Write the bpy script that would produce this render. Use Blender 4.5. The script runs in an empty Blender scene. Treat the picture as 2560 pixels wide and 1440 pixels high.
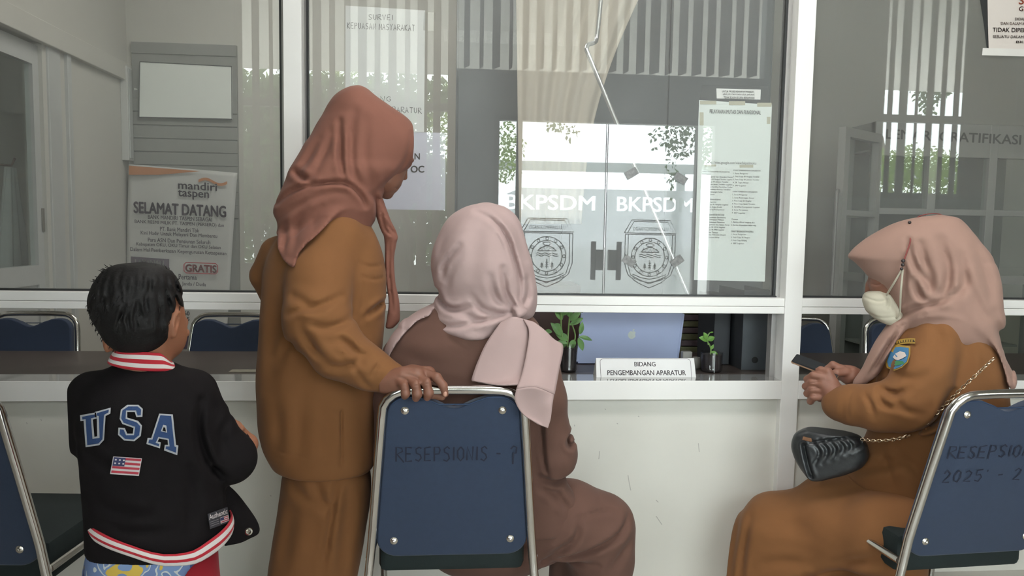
import bpy, bmesh, math, random
import numpy as np
from mathutils import Vector, Matrix, Quaternion
random.seed(7)
PI = math.pi
S = bpy.context.scene
COL = S.collection

# ---------------------------------------------------------------- camera
cam = bpy.data.cameras.new('camera'); camo = bpy.data.objects.new('camera', cam); COL.objects.link(camo)
FPX = 1830.0
cam.sensor_width = 36.0; cam.lens = 36.0*FPX/2560.0; cam.clip_start = 0.05
CP = Vector((0, -2.6, 1.25))
CM = (Matrix.Rotation(math.radians(-4.8), 3, 'Z') @ Matrix.Rotation(math.radians(90-4.5), 3, 'X') @ Matrix.Rotation(math.radians(0.95), 3, 'Z'))
camo.matrix_world = Matrix.Translation(CP) @ CM.to_4x4()
S.camera = camo

# ---------------------------------------------------------------- sky, daylight, exposure
S.view_settings.view_transform = 'Standard'; S.view_settings.look = 'None'
S.view_settings.gamma = 1.0; S.view_settings.use_curve_mapping = False
S.view_settings.exposure = 0.0
SKY = 17.0
W = bpy.data.worlds.new('sky'); S.world = W; W.use_nodes = True
_n = W.node_tree.nodes; _l = W.node_tree.links
_n['Background'].inputs[0].default_value = (0.93, 0.965, 1.0, 1); _n['Background'].inputs[1].default_value = SKY
S.cycles.max_bounces = 14; S.cycles.transparent_max_bounces = 24; S.cycles.diffuse_bounces = 6; S.cycles.glossy_bounces = 6
S.cycles.use_denoising = True; S.cycles.caustics_reflective = False; S.cycles.caustics_refractive = False

def portal(name, c, sx, sz, rotx):
    L = bpy.data.lights.new(name, 'AREA'); L.shape = 'RECTANGLE'; L.size = sx; L.size_y = sz
    L.cycles.is_portal = True
    o = bpy.data.objects.new(name, L); COL.objects.link(o); o.location = c; o.rotation_euler = (rotx, 0, 0); return o
# rear openings of the lobby (double door, left and right window); portals point into the room (+Y)
portal('door_daylight', (1.29, -3.48, 1.2), 2.0, 2.2, PI/2)
portal('window_daylight_west', (-0.85, -3.48, 2.0), 1.7, 2.7, PI/2)
portal('window_daylight_east', (3.75, -3.48, 2.05), 1.7, 2.8, PI/2)
def area(name, c, sx, sy, power, rot=(0,0,0), colr=(1,1,1)):
    L = bpy.data.lights.new(name, 'AREA'); L.shape = 'RECTANGLE'; L.size = sx; L.size_y = sy; L.energy = power; L.color = colr
    o = bpy.data.objects.new(name, L); COL.objects.link(o); o.location = c; o.rotation_euler = rot; return o
area('office_fill_light', (-0.6, 1.0, 3.35), 1.2, 0.5, 25, colr=(1, .97, .9))  # added fill to brighten the office, no lamp seen there
area('lobby_ceiling_light', (0.7, -1.35, 3.35), 1.6, 0.5, 46, colr=(1, .98, .95))

# ---------------------------------------------------------------- helpers
def ray(px, py): return CM @ Vector(((px-1280)/FPX, (720-py)/FPX, -1.0))
def at(px, py, Y):
    d = ray(px, py); t = (Y-CP.y)/d.y; return CP + d*t
def atX(px, py, X):
    d = ray(px, py); t = (X-CP.x)/d.x; return CP + d*t
def atZ(px, py, Z):
    d = ray(px, py); t = (Z-CP.z)/d.z; return CP + d*t
FZ = -.05                      # floor level
XL = -2.10; YK = 2.42          # side and back wall of the office
GY = 0.045                     # plane of the window glass
def behind(px, py, Yv):        # a place in the lobby behind the camera, known from its reflection in the glass
    p = at(px, py, Yv); return Vector((p.x, 2*GY-p.y, p.z))
def proj(P):
    q = CM.transposed() @ (Vector(P)-CP); return (1280+FPX*q.x/-q.z, 720-FPX*q.y/-q.z)

def srgb(r, g, b):
    f = lambda c: (c/255/12.92 if c <= 10 else ((c/255+.055)/1.055)**2.4)
    return (f(r), f(g), f(b), 1)
MATS = {}
def mat(name, colr, rough=.6, metal=0.0, var=0.06, scale=18.0, bump=0.0, bscale=None, spec=None, sheen=0.0, weave=0.0, trans=0.0, coat=0.0):
    """procedural principled material: base colour with a little noise, optional noise bump or woven bump"""
    if name in MATS: return MATS[name]
    m = bpy.data.materials.new(name); m.use_nodes = True; MATS[name] = m
    nt = m.node_tree; N = nt.nodes; L = nt.links; p = N['Principled BSDF']
    c = tuple(colr[:3])
    p.inputs['Roughness'].default_value = rough; p.inputs['Metallic'].default_value = metal
    if spec is not None: p.inputs['Specular IOR Level'].default_value = spec
    if sheen: p.inputs['Sheen Weight'].default_value = sheen; p.inputs['Sheen Roughness'].default_value = .5
    if coat: p.inputs['Coat Weight'].default_value = coat; p.inputs['Coat Roughness'].default_value = .08
    if trans: p.inputs['Transmission Weight'].default_value = trans
    tc = N.new('ShaderNodeTexCoord')
    nz = N.new('ShaderNodeTexNoise'); nz.inputs['Scale'].default_value = scale; nz.inputs['Detail'].default_value = 4
    L.new(tc.outputs['Object'], nz.inputs['Vector'])
    mx = N.new('ShaderNodeMix'); mx.data_type = 'RGBA'
    mx.inputs[6].default_value = (*[max(0, x*(1-var)) for x in c], 1); mx.inputs[7].default_value = (*[min(1, x*(1+var)) for x in c], 1)
    L.new(nz.outputs['Fac'], mx.inputs[0]); L.new(mx.outputs[2], p.inputs['Base Color'])
    if bump or weave:
        bp = N.new('ShaderNodeBump'); bp.inputs['Distance'].default_value = .002
        if weave:
            w1 = N.new('ShaderNodeTexWave'); w1.inputs['Scale'].default_value = weave; w1.bands_direction = 'Z'
            w2 = N.new('ShaderNodeTexWave'); w2.inputs['Scale'].default_value = weave; w2.bands_direction = 'X'
            L.new(tc.outputs['Object'], w1.inputs['Vector']); L.new(tc.outputs['Object'], w2.inputs['Vector'])
            a = N.new('ShaderNodeMath'); a.operation = 'ADD'; L.new(w1.outputs['Fac'], a.inputs[0]); L.new(w2.outputs['Fac'], a.inputs[1])
            L.new(a.outputs[0], bp.inputs['Height']); bp.inputs['Strength'].default_value = bump or .15
        else:
            n2 = N.new('ShaderNodeTexNoise'); n2.inputs['Scale'].default_value = bscale or scale*6; n2.inputs['Detail'].default_value = 5
            L.new(tc.outputs['Object'], n2.inputs['Vector']); L.new(n2.outputs['Fac'], bp.inputs['Height']); bp.inputs['Strength'].default_value = bump
        L.new(bp.outputs[0], p.inputs['Normal'])
    return m
def glass_mat(name, refl=.055, tint=(1, 1, 1), rough=0.0, dust_haze=0.0):
    if name in MATS: return MATS[name]
    m = bpy.data.materials.new(name); m.use_nodes = True; MATS[name] = m
    N = m.node_tree.nodes; L = m.node_tree.links; N.remove(N['Principled BSDF'])
    t = N.new('ShaderNodeBsdfTransparent'); t.inputs[0].default_value = (*tint, 1)
    g = N.new('ShaderNodeBsdfGlossy'); g.inputs['Roughness'].default_value = rough
    x = N.new('ShaderNodeMixShader')
    lw = N.new('ShaderNodeLayerWeight'); lw.inputs['Blend'].default_value = .12
    mr = N.new('ShaderNodeMapRange'); mr.inputs[1].default_value = 0; mr.inputs[2].default_value = 1; mr.inputs[3].default_value = refl*.9; mr.inputs[4].default_value = min(1, refl*8)
    L.new(lw.outputs['Facing'], mr.inputs[0])
    pw = N.new('ShaderNodeMath'); pw.operation = 'POWER'; pw.inputs[1].default_value = 3
    L.new(lw.outputs['Facing'], pw.inputs[0]); L.new(pw.outputs[0], mr.inputs[0])
    L.new(mr.outputs[0], x.inputs[0]); L.new(t.outputs[0], x.inputs[1]); L.new(g.outputs[0], x.inputs[2])
    if dust_haze:
        df = N.new('ShaderNodeBsdfDiffuse'); df.inputs[0].default_value = (.8, .8, .78, 1); y = N.new('ShaderNodeMixShader')  # pale diffuse share: dust plus painted haze of the lobby's reflections
        nz = N.new('ShaderNodeTexNoise'); nz.inputs['Scale'].default_value = 2.5; nz.inputs['Detail'].default_value = 6; tc = N.new('ShaderNodeTexCoord'); L.new(tc.outputs['Object'], nz.inputs['Vector'])
        md = N.new('ShaderNodeMapRange'); md.inputs[3].default_value = dust_haze*.6; md.inputs[4].default_value = dust_haze*1.4; L.new(nz.outputs['Fac'], md.inputs[0]); L.new(md.outputs[0], y.inputs[0])
        L.new(x.outputs[0], y.inputs[1]); L.new(df.outputs[0], y.inputs[2]); x = y
    L.new(x.outputs[0], N['Material Output'].inputs[0]); return m
def film_mat(name, colr, clear=.15, thru=.5, frost=0.0):
    """frosted window film or thin blind cloth: lets daylight through, scattered (frost = share scattered forwards)"""
    if name in MATS: return MATS[name]
    m = bpy.data.materials.new(name); m.use_nodes = True; MATS[name] = m
    N = m.node_tree.nodes; L = m.node_tree.links; N.remove(N['Principled BSDF'])
    d = N.new('ShaderNodeBsdfDiffuse'); d.inputs[0].default_value = (*colr[:3], 1)
    t = N.new('ShaderNodeBsdfTranslucent')
    nz = N.new('ShaderNodeTexNoise'); nz.inputs['Scale'].default_value = 9; nz.inputs['Detail'].default_value = 3
    mx = N.new('ShaderNodeMix'); mx.data_type = 'RGBA'
    mx.inputs[6].default_value = (*[x*.93 for x in colr[:3]], 1); mx.inputs[7].default_value = (*colr[:3], 1)
    L.new(nz.outputs['Fac'], mx.inputs[0]); L.new(mx.outputs[2], t.inputs[0])
    x = N.new('ShaderNodeMixShader'); x.inputs[0].default_value = thru
    L.new(d.outputs[0], x.inputs[1]); L.new(t.outputs[0], x.inputs[2])
    if frost:
        r = N.new('ShaderNodeBsdfRefraction'); r.inputs['Roughness'].default_value = .55; r.inputs['IOR'].default_value = 1.03; L.new(mx.outputs[2], r.inputs['Color'])
        z = N.new('ShaderNodeMixShader'); z.inputs[0].default_value = frost; L.new(x.outputs[0], z.inputs[1]); L.new(r.outputs[0], z.inputs[2]); x = z
    if clear:
        tr = N.new('ShaderNodeBsdfTransparent'); y = N.new('ShaderNodeMixShader'); y.inputs[0].default_value = clear
        L.new(x.outputs[0], y.inputs[1]); L.new(tr.outputs[0], y.inputs[2]); x = y
    L.new(x.outputs[0], N['Material Output'].inputs[0]); return m

def tag(o, label=None, cat=None, group=None, kind=None):
    if label: o['label'] = label
    if cat: o['category'] = cat
    if group: o['group'] = group
    if kind: o['kind'] = kind
    return o
def link(o, parent=None):
    COL.objects.link(o)
    if parent is not None:
        o.parent = parent
        m = Matrix.Identity(4); q = parent
        while q is not None:
            m = (q.matrix_parent_inverse @ q.matrix_basis if q.parent else q.matrix_basis) @ m; q = q.parent
        o.matrix_parent_inverse = m.inverted()
    return o
def empty(name, loc, label=None, cat=None, group=None, kind=None, rz=0):
    o = bpy.data.objects.new(name, None); o.empty_display_size = .1
    o.location = loc; o.rotation_euler = (0, 0, rz); COL.objects.link(o); return tag(o, label, cat, group, kind)
def mesh(name, verts, faces, m, parent=None, smooth=False):
    me = bpy.data.meshes.new(name); me.from_pydata([tuple(v) for v in verts], [], faces); me.update()
    if m: me.materials.append(m)
    if smooth: me.polygons.foreach_set('use_smooth', [True]*len(me.polygons))
    return link(bpy.data.objects.new(name, me), parent)
class MB:
    """collects shapes into one bmesh"""
    def __init__(s): s.bm = bmesh.new()
    def box(s, a, b, bev=0, M=None):
        r = bmesh.ops.create_cube(s.bm, size=1); v = r['verts']
        for q in v: q.co = Vector([a[i]+(b[i]-a[i])*(q.co[i]+.5) for i in range(3)])
        if bev:
            es = list({e for q in v for e in q.link_edges})
            rr = bmesh.ops.bevel(s.bm, geom=es, offset=bev, segments=2, affect='EDGES', profile=.5); v = list({w for f in rr['faces'] for w in f.verts} | {q for q in v if q.is_valid})
        if M is not None:
            for q in v: q.co = M @ q.co
        return s
    def tube(s, pts, r, n=12, closed=False, caps=True):
        pts = [Vector(p) for p in pts]; m = len(pts); R = r if hasattr(r, '__len__') else [r]*m
        rings = []; up = None
        for i, p in enumerate(pts):
            if closed: t = (pts[(i+1) % m]-pts[i-1])
            else: t = pts[min(i+1, m-1)]-pts[max(i-1, 0)]
            t.normalize()
            if up is None: up = t.orthogonal().normalized()
            else: up = (up - t*up.dot(t)).normalized()
            w = t.cross(up)
            rings.append([s.bm.verts.new(p+(up*math.cos(2*PI*k/n)+w*math.sin(2*PI*k/n))*R[i]) for k in range(n)])
        for i in range(m if closed else m-1):
            a, b = rings[i], rings[(i+1) % m]
            for k in range(n): s.bm.faces.new((a[k], a[(k+1) % n], b[(k+1) % n], b[k]))
        if caps and not closed:
            s.bm.faces.new(rings[0][::-1]); s.bm.faces.new(rings[-1])
        return s
    def lathe(s, prof, c, axis='Z', n=24, M=None):
        rings = []
        for r, h in prof:
            ring = []
            for k in range(n):
                a = 2*PI*k/n; p = Vector((r*math.cos(a), r*math.sin(a), h))
                if axis == 'Y': p = Vector((p.x, p.z, -p.y)) 
                if M is not None: p = M @ p
                ring.append(s.bm.verts.new(Vector(c)+p))
            rings.append(ring)
        for a, b in zip(rings, rings[1:]):
            for k in range(n): s.bm.faces.new((a[k], a[(k+1) % n], b[(k+1) % n], b[k]))
        s.bm.faces.new(rings[0][::-1]); s.bm.faces.new(rings[-1]); return s
    def prism(s, pts, off, n=None):
        """polygon pts (3d) extruded by vector off"""
        off = Vector(off); a = [s.bm.verts.new(Vector(p)) for p in pts]; b = [s.bm.verts.new(Vector(p)+off) for p in pts]
        k = len(pts); s.bm.faces.new(a[::-1]); s.bm.faces.new(b)
        for i in range(k): s.bm.faces.new((a[i], a[(i+1) % k], b[(i+1) % k], b[i]))
        return s
    def ball(s, c, r, M=None, u=16, v=10):
        rr = bmesh.ops.create_uvsphere(s.bm, u_segments=u, v_segments=v, radius=1)
        rv = Vector(r) if hasattr(r, '__len__') else Vector((r, r, r))
        for q in rr['verts']:
            p = Vector([q.co[i]*rv[i] for i in range(3)]); q.co = Vector(c)+((M @ p) if M is not None else p)
        return s
    def build(s, name, m, parent=None, smooth=False):
        bmesh.ops.recalc_face_normals(s.bm, faces=s.bm.faces[:])
        me = bpy.data.meshes.new(name); s.bm.to_mesh(me); s.bm.free()
        if m: me.materials.append(m)
        if smooth:
            me.polygons.foreach_set('use_smooth', [True]*len(me.polygons))
            me.set_sharp_from_angle(angle=math.radians(42))
        return link(bpy.data.objects.new(name, me), parent)
def box(name, a, b, m, parent=None, bev=0): return MB().box(a, b, bev).build(name, m, parent)
def arc(c, r, a0, a1, n, u, v):
    c, u, v = Vector(c), Vector(u), Vector(v)
    return [c+u*(r*math.cos(a0+(a1-a0)*i/n))+v*(r*math.sin(a0+(a1-a0)*i/n)) for i in range(n+1)]
def spline(pts, n=8):
    """Catmull-Rom through points"""
    P = [Vector(p) for p in pts]; P = [P[0]*2-P[1]]+P+[P[-1]*2-P[-2]]; out = []
    for i in range(1, len(P)-2):
        a, b, c, d = P[i-1:i+3]
        for k in range(n):
            t = k/n; out.append(.5*((2*b)+(c-a)*t+(2*a-5*b+4*c-d)*t*t+(3*b-a-3*c+d)*t**3))
    out.append(P[-2]); return out

def text_mesh(body, bold=0.0, shear=0.0, align='CENTER', spacing=1.0, ext=0.0):
    cu = bpy.data.curves.new('lettering', 'FONT'); cu.body = body; cu.offset = bold; cu.shear = shear; cu.align_x = align; cu.resolution_u = 3
    cu.space_character = spacing; cu.space_line = 1.0
    o = bpy.data.objects.new('lettering', cu); COL.objects.link(o)
    dg = bpy.context.evaluated_depsgraph_get(); me = bpy.data.meshes.new_from_object(o.evaluated_get(dg))
    bpy.data.objects.remove(o); return me
def lettering(body, O, U, V, m, parent, name='lettering', bold=0.0, shear=0.0, spacing=1.0, fn=None, eps=.0006, thick=.0004):
    """text fitted to the parallelogram O, O+U, O+V (U = full width, V = full height); eps lifts it off along the face normal"""
    me = text_mesh(body, 0, shear, spacing=spacing); n = len(me.vertices)
    co = np.empty(n*3); me.vertices.foreach_get('co', co); co = co.reshape(-1, 3); fc = [tuple(q.vertices) for q in me.polygons]
    if bold:                                           # bolder strokes: the letters laid over themselves, slightly shifted
        sh = [(0, 0), (bold, 0), (-bold, 0), (0, bold*.7), (0, -bold*.7)]
        co = np.concatenate([co+np.array((a, b, 0)) for a, b in sh]); fc = [tuple(i+k*n for i in f) for k in range(len(sh)) for f in fc]
        bpy.data.meshes.remove(me); me = bpy.data.meshes.new(name); me.from_pydata([tuple(v) for v in co], [], fc); me.update()
    lo, hi = co.min(0), co.max(0); s = (co[:, 0]-lo[0])/max(1e-6, hi[0]-lo[0]); t = (co[:, 1]-lo[1])/max(1e-6, hi[1]-lo[1])
    O, U, V = map(Vector, (O, U, V)); nr = U.cross(V).normalized()
    if fn: P = np.array([tuple(fn(a, b)) for a, b in zip(s, t)])
    else: P = np.array(O)+s[:, None]*np.array(U)+t[:, None]*np.array(V)+np.array(nr)*eps
    me.vertices.foreach_set('co', P.ravel()); me.update(); me.materials.clear(); me.materials.append(m); me.name = name
    return link(bpy.data.objects.new(name, me), parent)
def letter_px(body, x0, x1, yt, yb, Y, m, parent, pt=at, slope=0.0, **k):
    """text between pixel columns x0..x1 and rows yt..yb on the upright plane at depth Y; slope = rise of the baseline per column"""
    a = pt(x0, yb, Y); b = pt(x1, yb+slope*(x1-x0), Y); c = pt(x0, yt, Y)
    return lettering(body, a, b-a, Vector((0, 0, c.z-a.z)), m, parent, **k)
def strokes(lines, fn, w, m, parent, name='lettering', thick=None):
    """pen strokes: 2-D polylines mapped through fn(u, v) -> (point, normal), drawn as flat ribbons of width w"""
    vs, fs = [], []
    for ln in lines:
        pts = [fn(*p) for p in ln]; base = len(vs)
        for i, (p, n) in enumerate(pts):
            t = (pts[min(i+1, len(pts)-1)][0]-pts[max(i-1, 0)][0]).normalized(); sd = t.cross(n).normalized()*w/2
            vs += [p+sd, p-sd]
        for i in range(len(pts)-1): fs.append((base+2*i, base+2*i+1, base+2*i+3, base+2*i+2))
    return mesh(name, vs, fs, m, parent)
def copy_tree(o, parent=None):
    c = o.copy(); COL.objects.link(c)
    if parent is not None: c.parent = parent
    for ch in [x for x in COL.objects if x.parent == o and x != c]: copy_tree(ch, c)
    return c
# ================================================================ the setting
wht = mat('white_painted_aluminium', (.84, .83, .81), .38, var=.015, scale=6)
cream = mat('cream_wall_paint', (.70, .69, .635), .55, var=.03, scale=3, bump=.03)
offw = mat('office_wall_paint', (.54, .53, .485), .7, var=.03, scale=2)
greyp = mat('grey_lobby_paint', (.33, .34, .35), .7, var=.05, scale=2)
dark = mat('dark_rubber', (.02, .021, .022), .5)
floorm = mat('pale_floor_tile', (.50, .48, .44), .3, var=.08, scale=4)
ceilm = mat('ceiling_board', (.62, .60, .56), .8, var=.02)
glass = glass_mat('window_glass', .058, tint=(.975, .98, .975), dust_haze=.065)
glassd = glass_mat('door_glass', .03, tint=(.96, .99, .98))
HC = 3.45                                             # ceiling height
st = lambda o: tag(o, kind='structure')
YB = -3.37                                            # rear wall of the lobby, behind the camera
# shell
st(box('floor', (-4.2, -3.5, FZ-.1), (5.6, 3.2, FZ), floorm))
st(box('ceiling', (-4.2, -3.5, HC), (5.6, 3.2, HC+.1), ceilm))
st(box('wall_west', (-4.3, -3.5, FZ), (-4.2, 0.07, HC), cream))
st(box('wall_east', (5.6, -3.5, FZ), (5.7, 3.2, HC), cream))
st(box('wall_counter', (-4.2, .012, FZ), (5.6, .10, .645), cream))
wb = MB()
for a, b in (((-4.2, YB-.1, FZ), (-1.72, YB, HC)), ((-1.72, YB-.1, FZ), (.03, YB, .9)), ((.03, YB-.1, FZ), (.34, YB, 2.55)), ((.34, YB-.1, 2.19), (2.24, YB, 2.55)),
             ((2.24, YB-.1, FZ), (2.78, YB, 2.55)), ((2.60, YB-.1, 2.55), (2.78, YB, HC)), ((2.78, YB-.1, FZ), (4.95, YB, 1.58)), ((4.95, YB-.1, FZ), (5.6, YB, HC))): wb.box(a, b)
st(wb.build('wall_lobby', greyp))
# office behind the glass
wl = MB()
wl.box((XL-.1, .10, FZ), (XL, .18, HC)).box((-4.2, .10, FZ), (-4.1, YK+.1, HC)).box((-4.2, YK, FZ), (XL-.1, YK+.1, HC)).box((XL-.1, .18, 2.17), (XL, 1.42, HC)).box((XL-.1, 1.42, FZ), (XL, YK+.08, HC))
st(wl.build('wall_office_west', offw))
st(box('wall_office_back', (XL-.1, YK, FZ), (5.6, YK+.1, HC), offw))
st(box('trim_1', (XL, .10, 2.16), (XL+.035, YK, 2.27), offw, bev=.004))
scm = mat('grey_scuff', (.45, .44, .41), .7)
wc_ = bpy.data.objects['wall_counter']
for L_ in ([(1499, 1128), (1497, 1148)], [(1746, 1108), (1748, 1130)], [(1570, 1188), (1573, 1208), (1577, 1226)], [(1436, 1062), (1437, 1066)], [(1542, 1058), (1545, 1060)], [(1595, 1040), (1598, 1042)], [(1512, 1022), (1515, 1024)], [(1640, 1290), (1655, 1312)], [(1640, 1250), (1646, 1256)], [(102, 1048), (104, 1052)], [(66, 1056), (68, 1060)], [(676, 1238), (678, 1241)]):
    strokes([L_], lambda u, v: (at(u, v, .0112), Vector((0, -1, 0))), .0028, scm, wc_, 'scuff_mark')
# posts, rails, ledge of the counter front
PX = [(-4.2, -4.1), (-2.45, -2.38), (-.572, -.512), (1.224, 1.290), (3.08, 3.15), (5.5, 5.6)]
for i, (a, b) in enumerate(PX): st(box('trim_%d' % (i+2), (a, -.018, FZ), (b, .085, HC), wht, bev=.002))
bays = [(PX[i][1], PX[i+1][0]) for i in range(5)]
rl = MB()
for a, b in bays:
    rl.box((a, -.012, .960), (b, .08, .9855), .0015).box((a, -.012, .9868), (b, .08, 1.017), .0015)
st(rl.build('trim_rail', wht))
ld = MB()
for a, b in bays: ld.box((a, -.02, .642), (b, .10, .712), .002)
st(ld.build('trim_ledge', mat('glossy_white_sill', (.82, .81, .79), .25, var=.015, scale=6)))
sl_b = MB()
for a, b in bays: sl_b.box((a, -.017, .7121), (b, .099, .7124))
st(sl_b.build('trim_sill', mat('polished_sill_plate', (.58, .58, .57), .06, .75, var=.02, scale=6)))
jm = MB()                                             # inner jambs of the sliding sashes
for a, b in bays: jm.box((a, .0, 1.017), (a+.007, .08, HC)).box((b-.016, .03, 1.017), (b, .08, HC)).box((b-.02, .045, .712), (b, .08, .96))
st(jm.build('trim_jamb', mat('grey_aluminium', (.36, .35, .34), .4, .3)))
for i, (a, b) in enumerate(bays):
    w = st(box('window_%d' % (i+1), (a+.007, GY-.0025, 1.017), (b-.016, GY+.0025, HC), glass))
    g = MB(); g.box((a+.007, .030, 1.0165), (b-.012, .06, 1.023)).box((a+.006, .034, 1.02), (a+.013, .06, HC)).box((b-.024, .034, 1.02), (b-.015, .06, HC))
    g.build('gasket', dark, w)

# ---------------------------------------------------------------- rear wall openings: double door, side lights, blinds, windows
alum = mat('brown_grey_aluminium', (.22, .21, .21), .4, .3)
fr = MB()
for x in (.34, .53, 2.05, 2.20): fr.box((x, YB-.08, 0), (x+.045, YB-.01, 2.19))
fr.box((.34, YB-.08, 2.15), (2.24, YB-.01, 2.19)).box((.34, YB-.08, 0), (.56, YB-.01, .06)).box((2.05, YB-.08, 0), (2.24, YB-.01, .06))
st(fr.build('trim_door', alum))
for i, (x0, x1) in enumerate(((.385, .53), (2.095, 2.20))): st(box('window_%d' % (i+6), (x0, YB-.05, .06), (x1, YB-.044, 2.15), glassd))
film = film_mat('frosted_film', (.84, .87, .88), .05, .65, .6)
def cut_film(name, x0, x1, z0, z1, y, txt, tx0, tx1, tz0, tz1, parent):
    """a sheet of film with the letters cut clean out of it"""
    from mathutils.geometry import delaunay_2d_cdt
    me = text_mesh(txt, 0); P0 = [v.co.copy() for v in me.vertices]; sh_ = [(0, 0), (.022, .0), (-.022, 0), (.015, .012), (-.015, .012), (.015, -.012), (-.015, -.012)]; P = [p+Vector((a, b, 0)) for a, b in sh_ for p in P0]
    lx, hx = min(p.x for p in P), max(p.x for p in P); lz, hz = min(p.y for p in P), max(p.y for p in P)
    V2 = [Vector((tx0+(p.x-lx)/(hx-lx)*(tx1-tx0), tz0+(p.y-lz)/(hz-lz)*(tz1-tz0))) for p in P]+[Vector(q) for q in ((x0, z0), (x1, z0), (x1, z1), (x0, z1))]
    n = len(P); F = [tuple(i+k_*len(P0) for i in p.vertices) for k_ in range(len(sh_)) for p in me.polygons]
    F = [f if sum(V2[f[i]].x*V2[f[(i+1) % len(f)]].y-V2[f[(i+1) % len(f)]].x*V2[f[i]].y for i in range(len(f))) > 0 else f[::-1] for f in F]
    vo, eo, fo, ov, oe, of = delaunay_2d_cdt(V2, [(n, n+1), (n+1, n+2), (n+2, n+3), (n+3, n)], F, 0, 1e-6)
    return mesh(name, [(v.x, y, v.y) for v in vo], [f for f, q in zip(fo, of) if not q], film, parent)
ink = mat('engraved_line', (.05, .055, .06), .6)
def emblem(cx, cz, w, h, y, parent):
    """district shield: banner top, double outline, ring with letters, bridge, waves, ribbon"""
    L = []; F = lambda u, v: (Vector((cx+u*w/2, y, cz+v*h/2)), Vector((0, 1, 0)))
    def sh(k): return [(-.98*k, .60), (-.72*k, .60+.38*k), (.72*k, .60+.38*k), (.98*k, .60)]
    for k in (1, .88):
        L.append(sh(k)+[sh(k)[0]])
        side = [(.94*k, .56), (.94*k, -.30), (.80*k, -.62), (.45*k, -.80*k-.04), (0, -1.0*k)]
        L.append([(-a, b) for a, b in side[::-1]][:-1]+[(-.94*k, .56)]); L.append(side); L.append([(-.94*k, .56), (.94*k, .56)])
    for r in (.70, .56): L.append([(r*math.cos(t/40*2*PI)*1.0, -.10+r*math.sin(t/40*2*PI)*.80) for t in range(41)])
    for t in range(12):
        a = t/12*2*PI; c, s_ = .63*math.cos(a), -.10+.63*.8*math.sin(a); L.append([(c+.05*math.cos(b/8*2*PI), s_+.045*math.sin(b/8*2*PI)) for b in range(9)])
    L.append([(-.34+.68*i/10, .06+.13*math.sin(PI*i/10)) for i in range(11)]); L.append([(-.34, .05), (.34, .05)])
    L.append([(-.3+.06*i, .06+(.10 if i % 2 else 0)) for i in range(11)])
    for z in (-.03, -.09): L.append([(-.40+.8*i/20, z+.02*math.sin(i*.95)) for i in range(21)])
    for x, hh in ((0, .28), (-.18, .17), (.19, .19)):
        L.append([(x, -.46), (x, -.46+hh)])
        for i in range(3): L.append([(x-.06+.01*i, -.42+hh*.22*i), (x, -.38+hh*.24*i), (x+.06-.01*i, -.42+hh*.22*i)])
    L.append([(-.16, .27), (-.08, .21), (.08, .21), (.16, .27), (.07, .30), (-.07, .30), (-.16, .27)])
    L.append([(-.62, -.60), (-.3, -.70), (0, -.74), (.3, -.70), (.62, -.60), (.62, -.70), (.3, -.80), (0, -.84), (-.3, -.80), (-.62, -.70), (-.62, -.60)])
    e = strokes(L, F, .0072, ink, parent, 'shield_emblem')
    lettering('OGAN KOMERING ULU', (cx-w*.33, y, cz+h*.335), (w*.66, 0, 0), (0, 0, h*.055), ink, e, bold=.01, eps=-.001)
bronze = mat('bronze_handle', (.10, .07, .08), .25, .7)
for i, (x0, x1, t0, t1, ex, hx, hs) in enumerate(((.58, 1.286, .446, 1.201, .80, 1.212, 1), (1.294, 2.045, 1.384, 2.143-.1, 1.68, 1.368, -1))):
    d = st(box('door_%d' % (i+1), (x0, YB-.05, .02), (x1, YB-.04, 2.15), glassd))
    cut_film('frosted_film', x0, x1, .03, 1.605, YB-.036, 'BKPSDM', t0, t1, 1.425, 1.55, d)
    emblem(ex, 1.07, .46, .58, YB-.033, d)
    h = MB(); h.tube([(hx-.03*hs, YB+.03, .85), (hx-.03*hs, YB+.03, 1.17)], .022, 14)
    h.box(min((hx-.03*hs, YB-.03, .93), (hx+.055*hs, YB-.03, .93)), max((hx-.03*hs, YB+.02, 1.10), (hx+.055*hs, YB+.02, 1.10))).build('handle', bronze, d, True)
    MB().tube([(x1-.003 if hs > 0 else x0+.003, YB-.045, .02), (x1-.003 if hs > 0 else x0+.003, YB-.045, 2.15)], .004, 6).build('edge_strip', alum, d)
wf = MB()
for x0, x1, z0, r in ((-1.72, .03, .9, 2.21), (2.78, 4.95, 1.58, 2.235)):
    for x in (x0, (x0+x1)/2-.02, x1-.04): wf.box((x, YB-.08, z0), (x+.04, YB-.02, HC))
    wf.box((x0, YB-.08, r), (x1, YB-.02, r+.06)).box((x0, YB-.08, z0), (x1, YB-.02, z0+.05))
st(wf.build('trim_lobby', alum))
for i, (x0, x1, z0, z1) in enumerate(((-1.72, .03, .9, HC), (2.78, 4.95, 1.58, HC), (.03, 2.6, 2.55, HC))): st(box('window_%d' % (i+8), (x0, YB-.055, z0), (x1, YB-.05, z1), glassd))
slatm = film_mat('taupe_blind_cloth', (.27, .215, .175), .0, .5)
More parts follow.
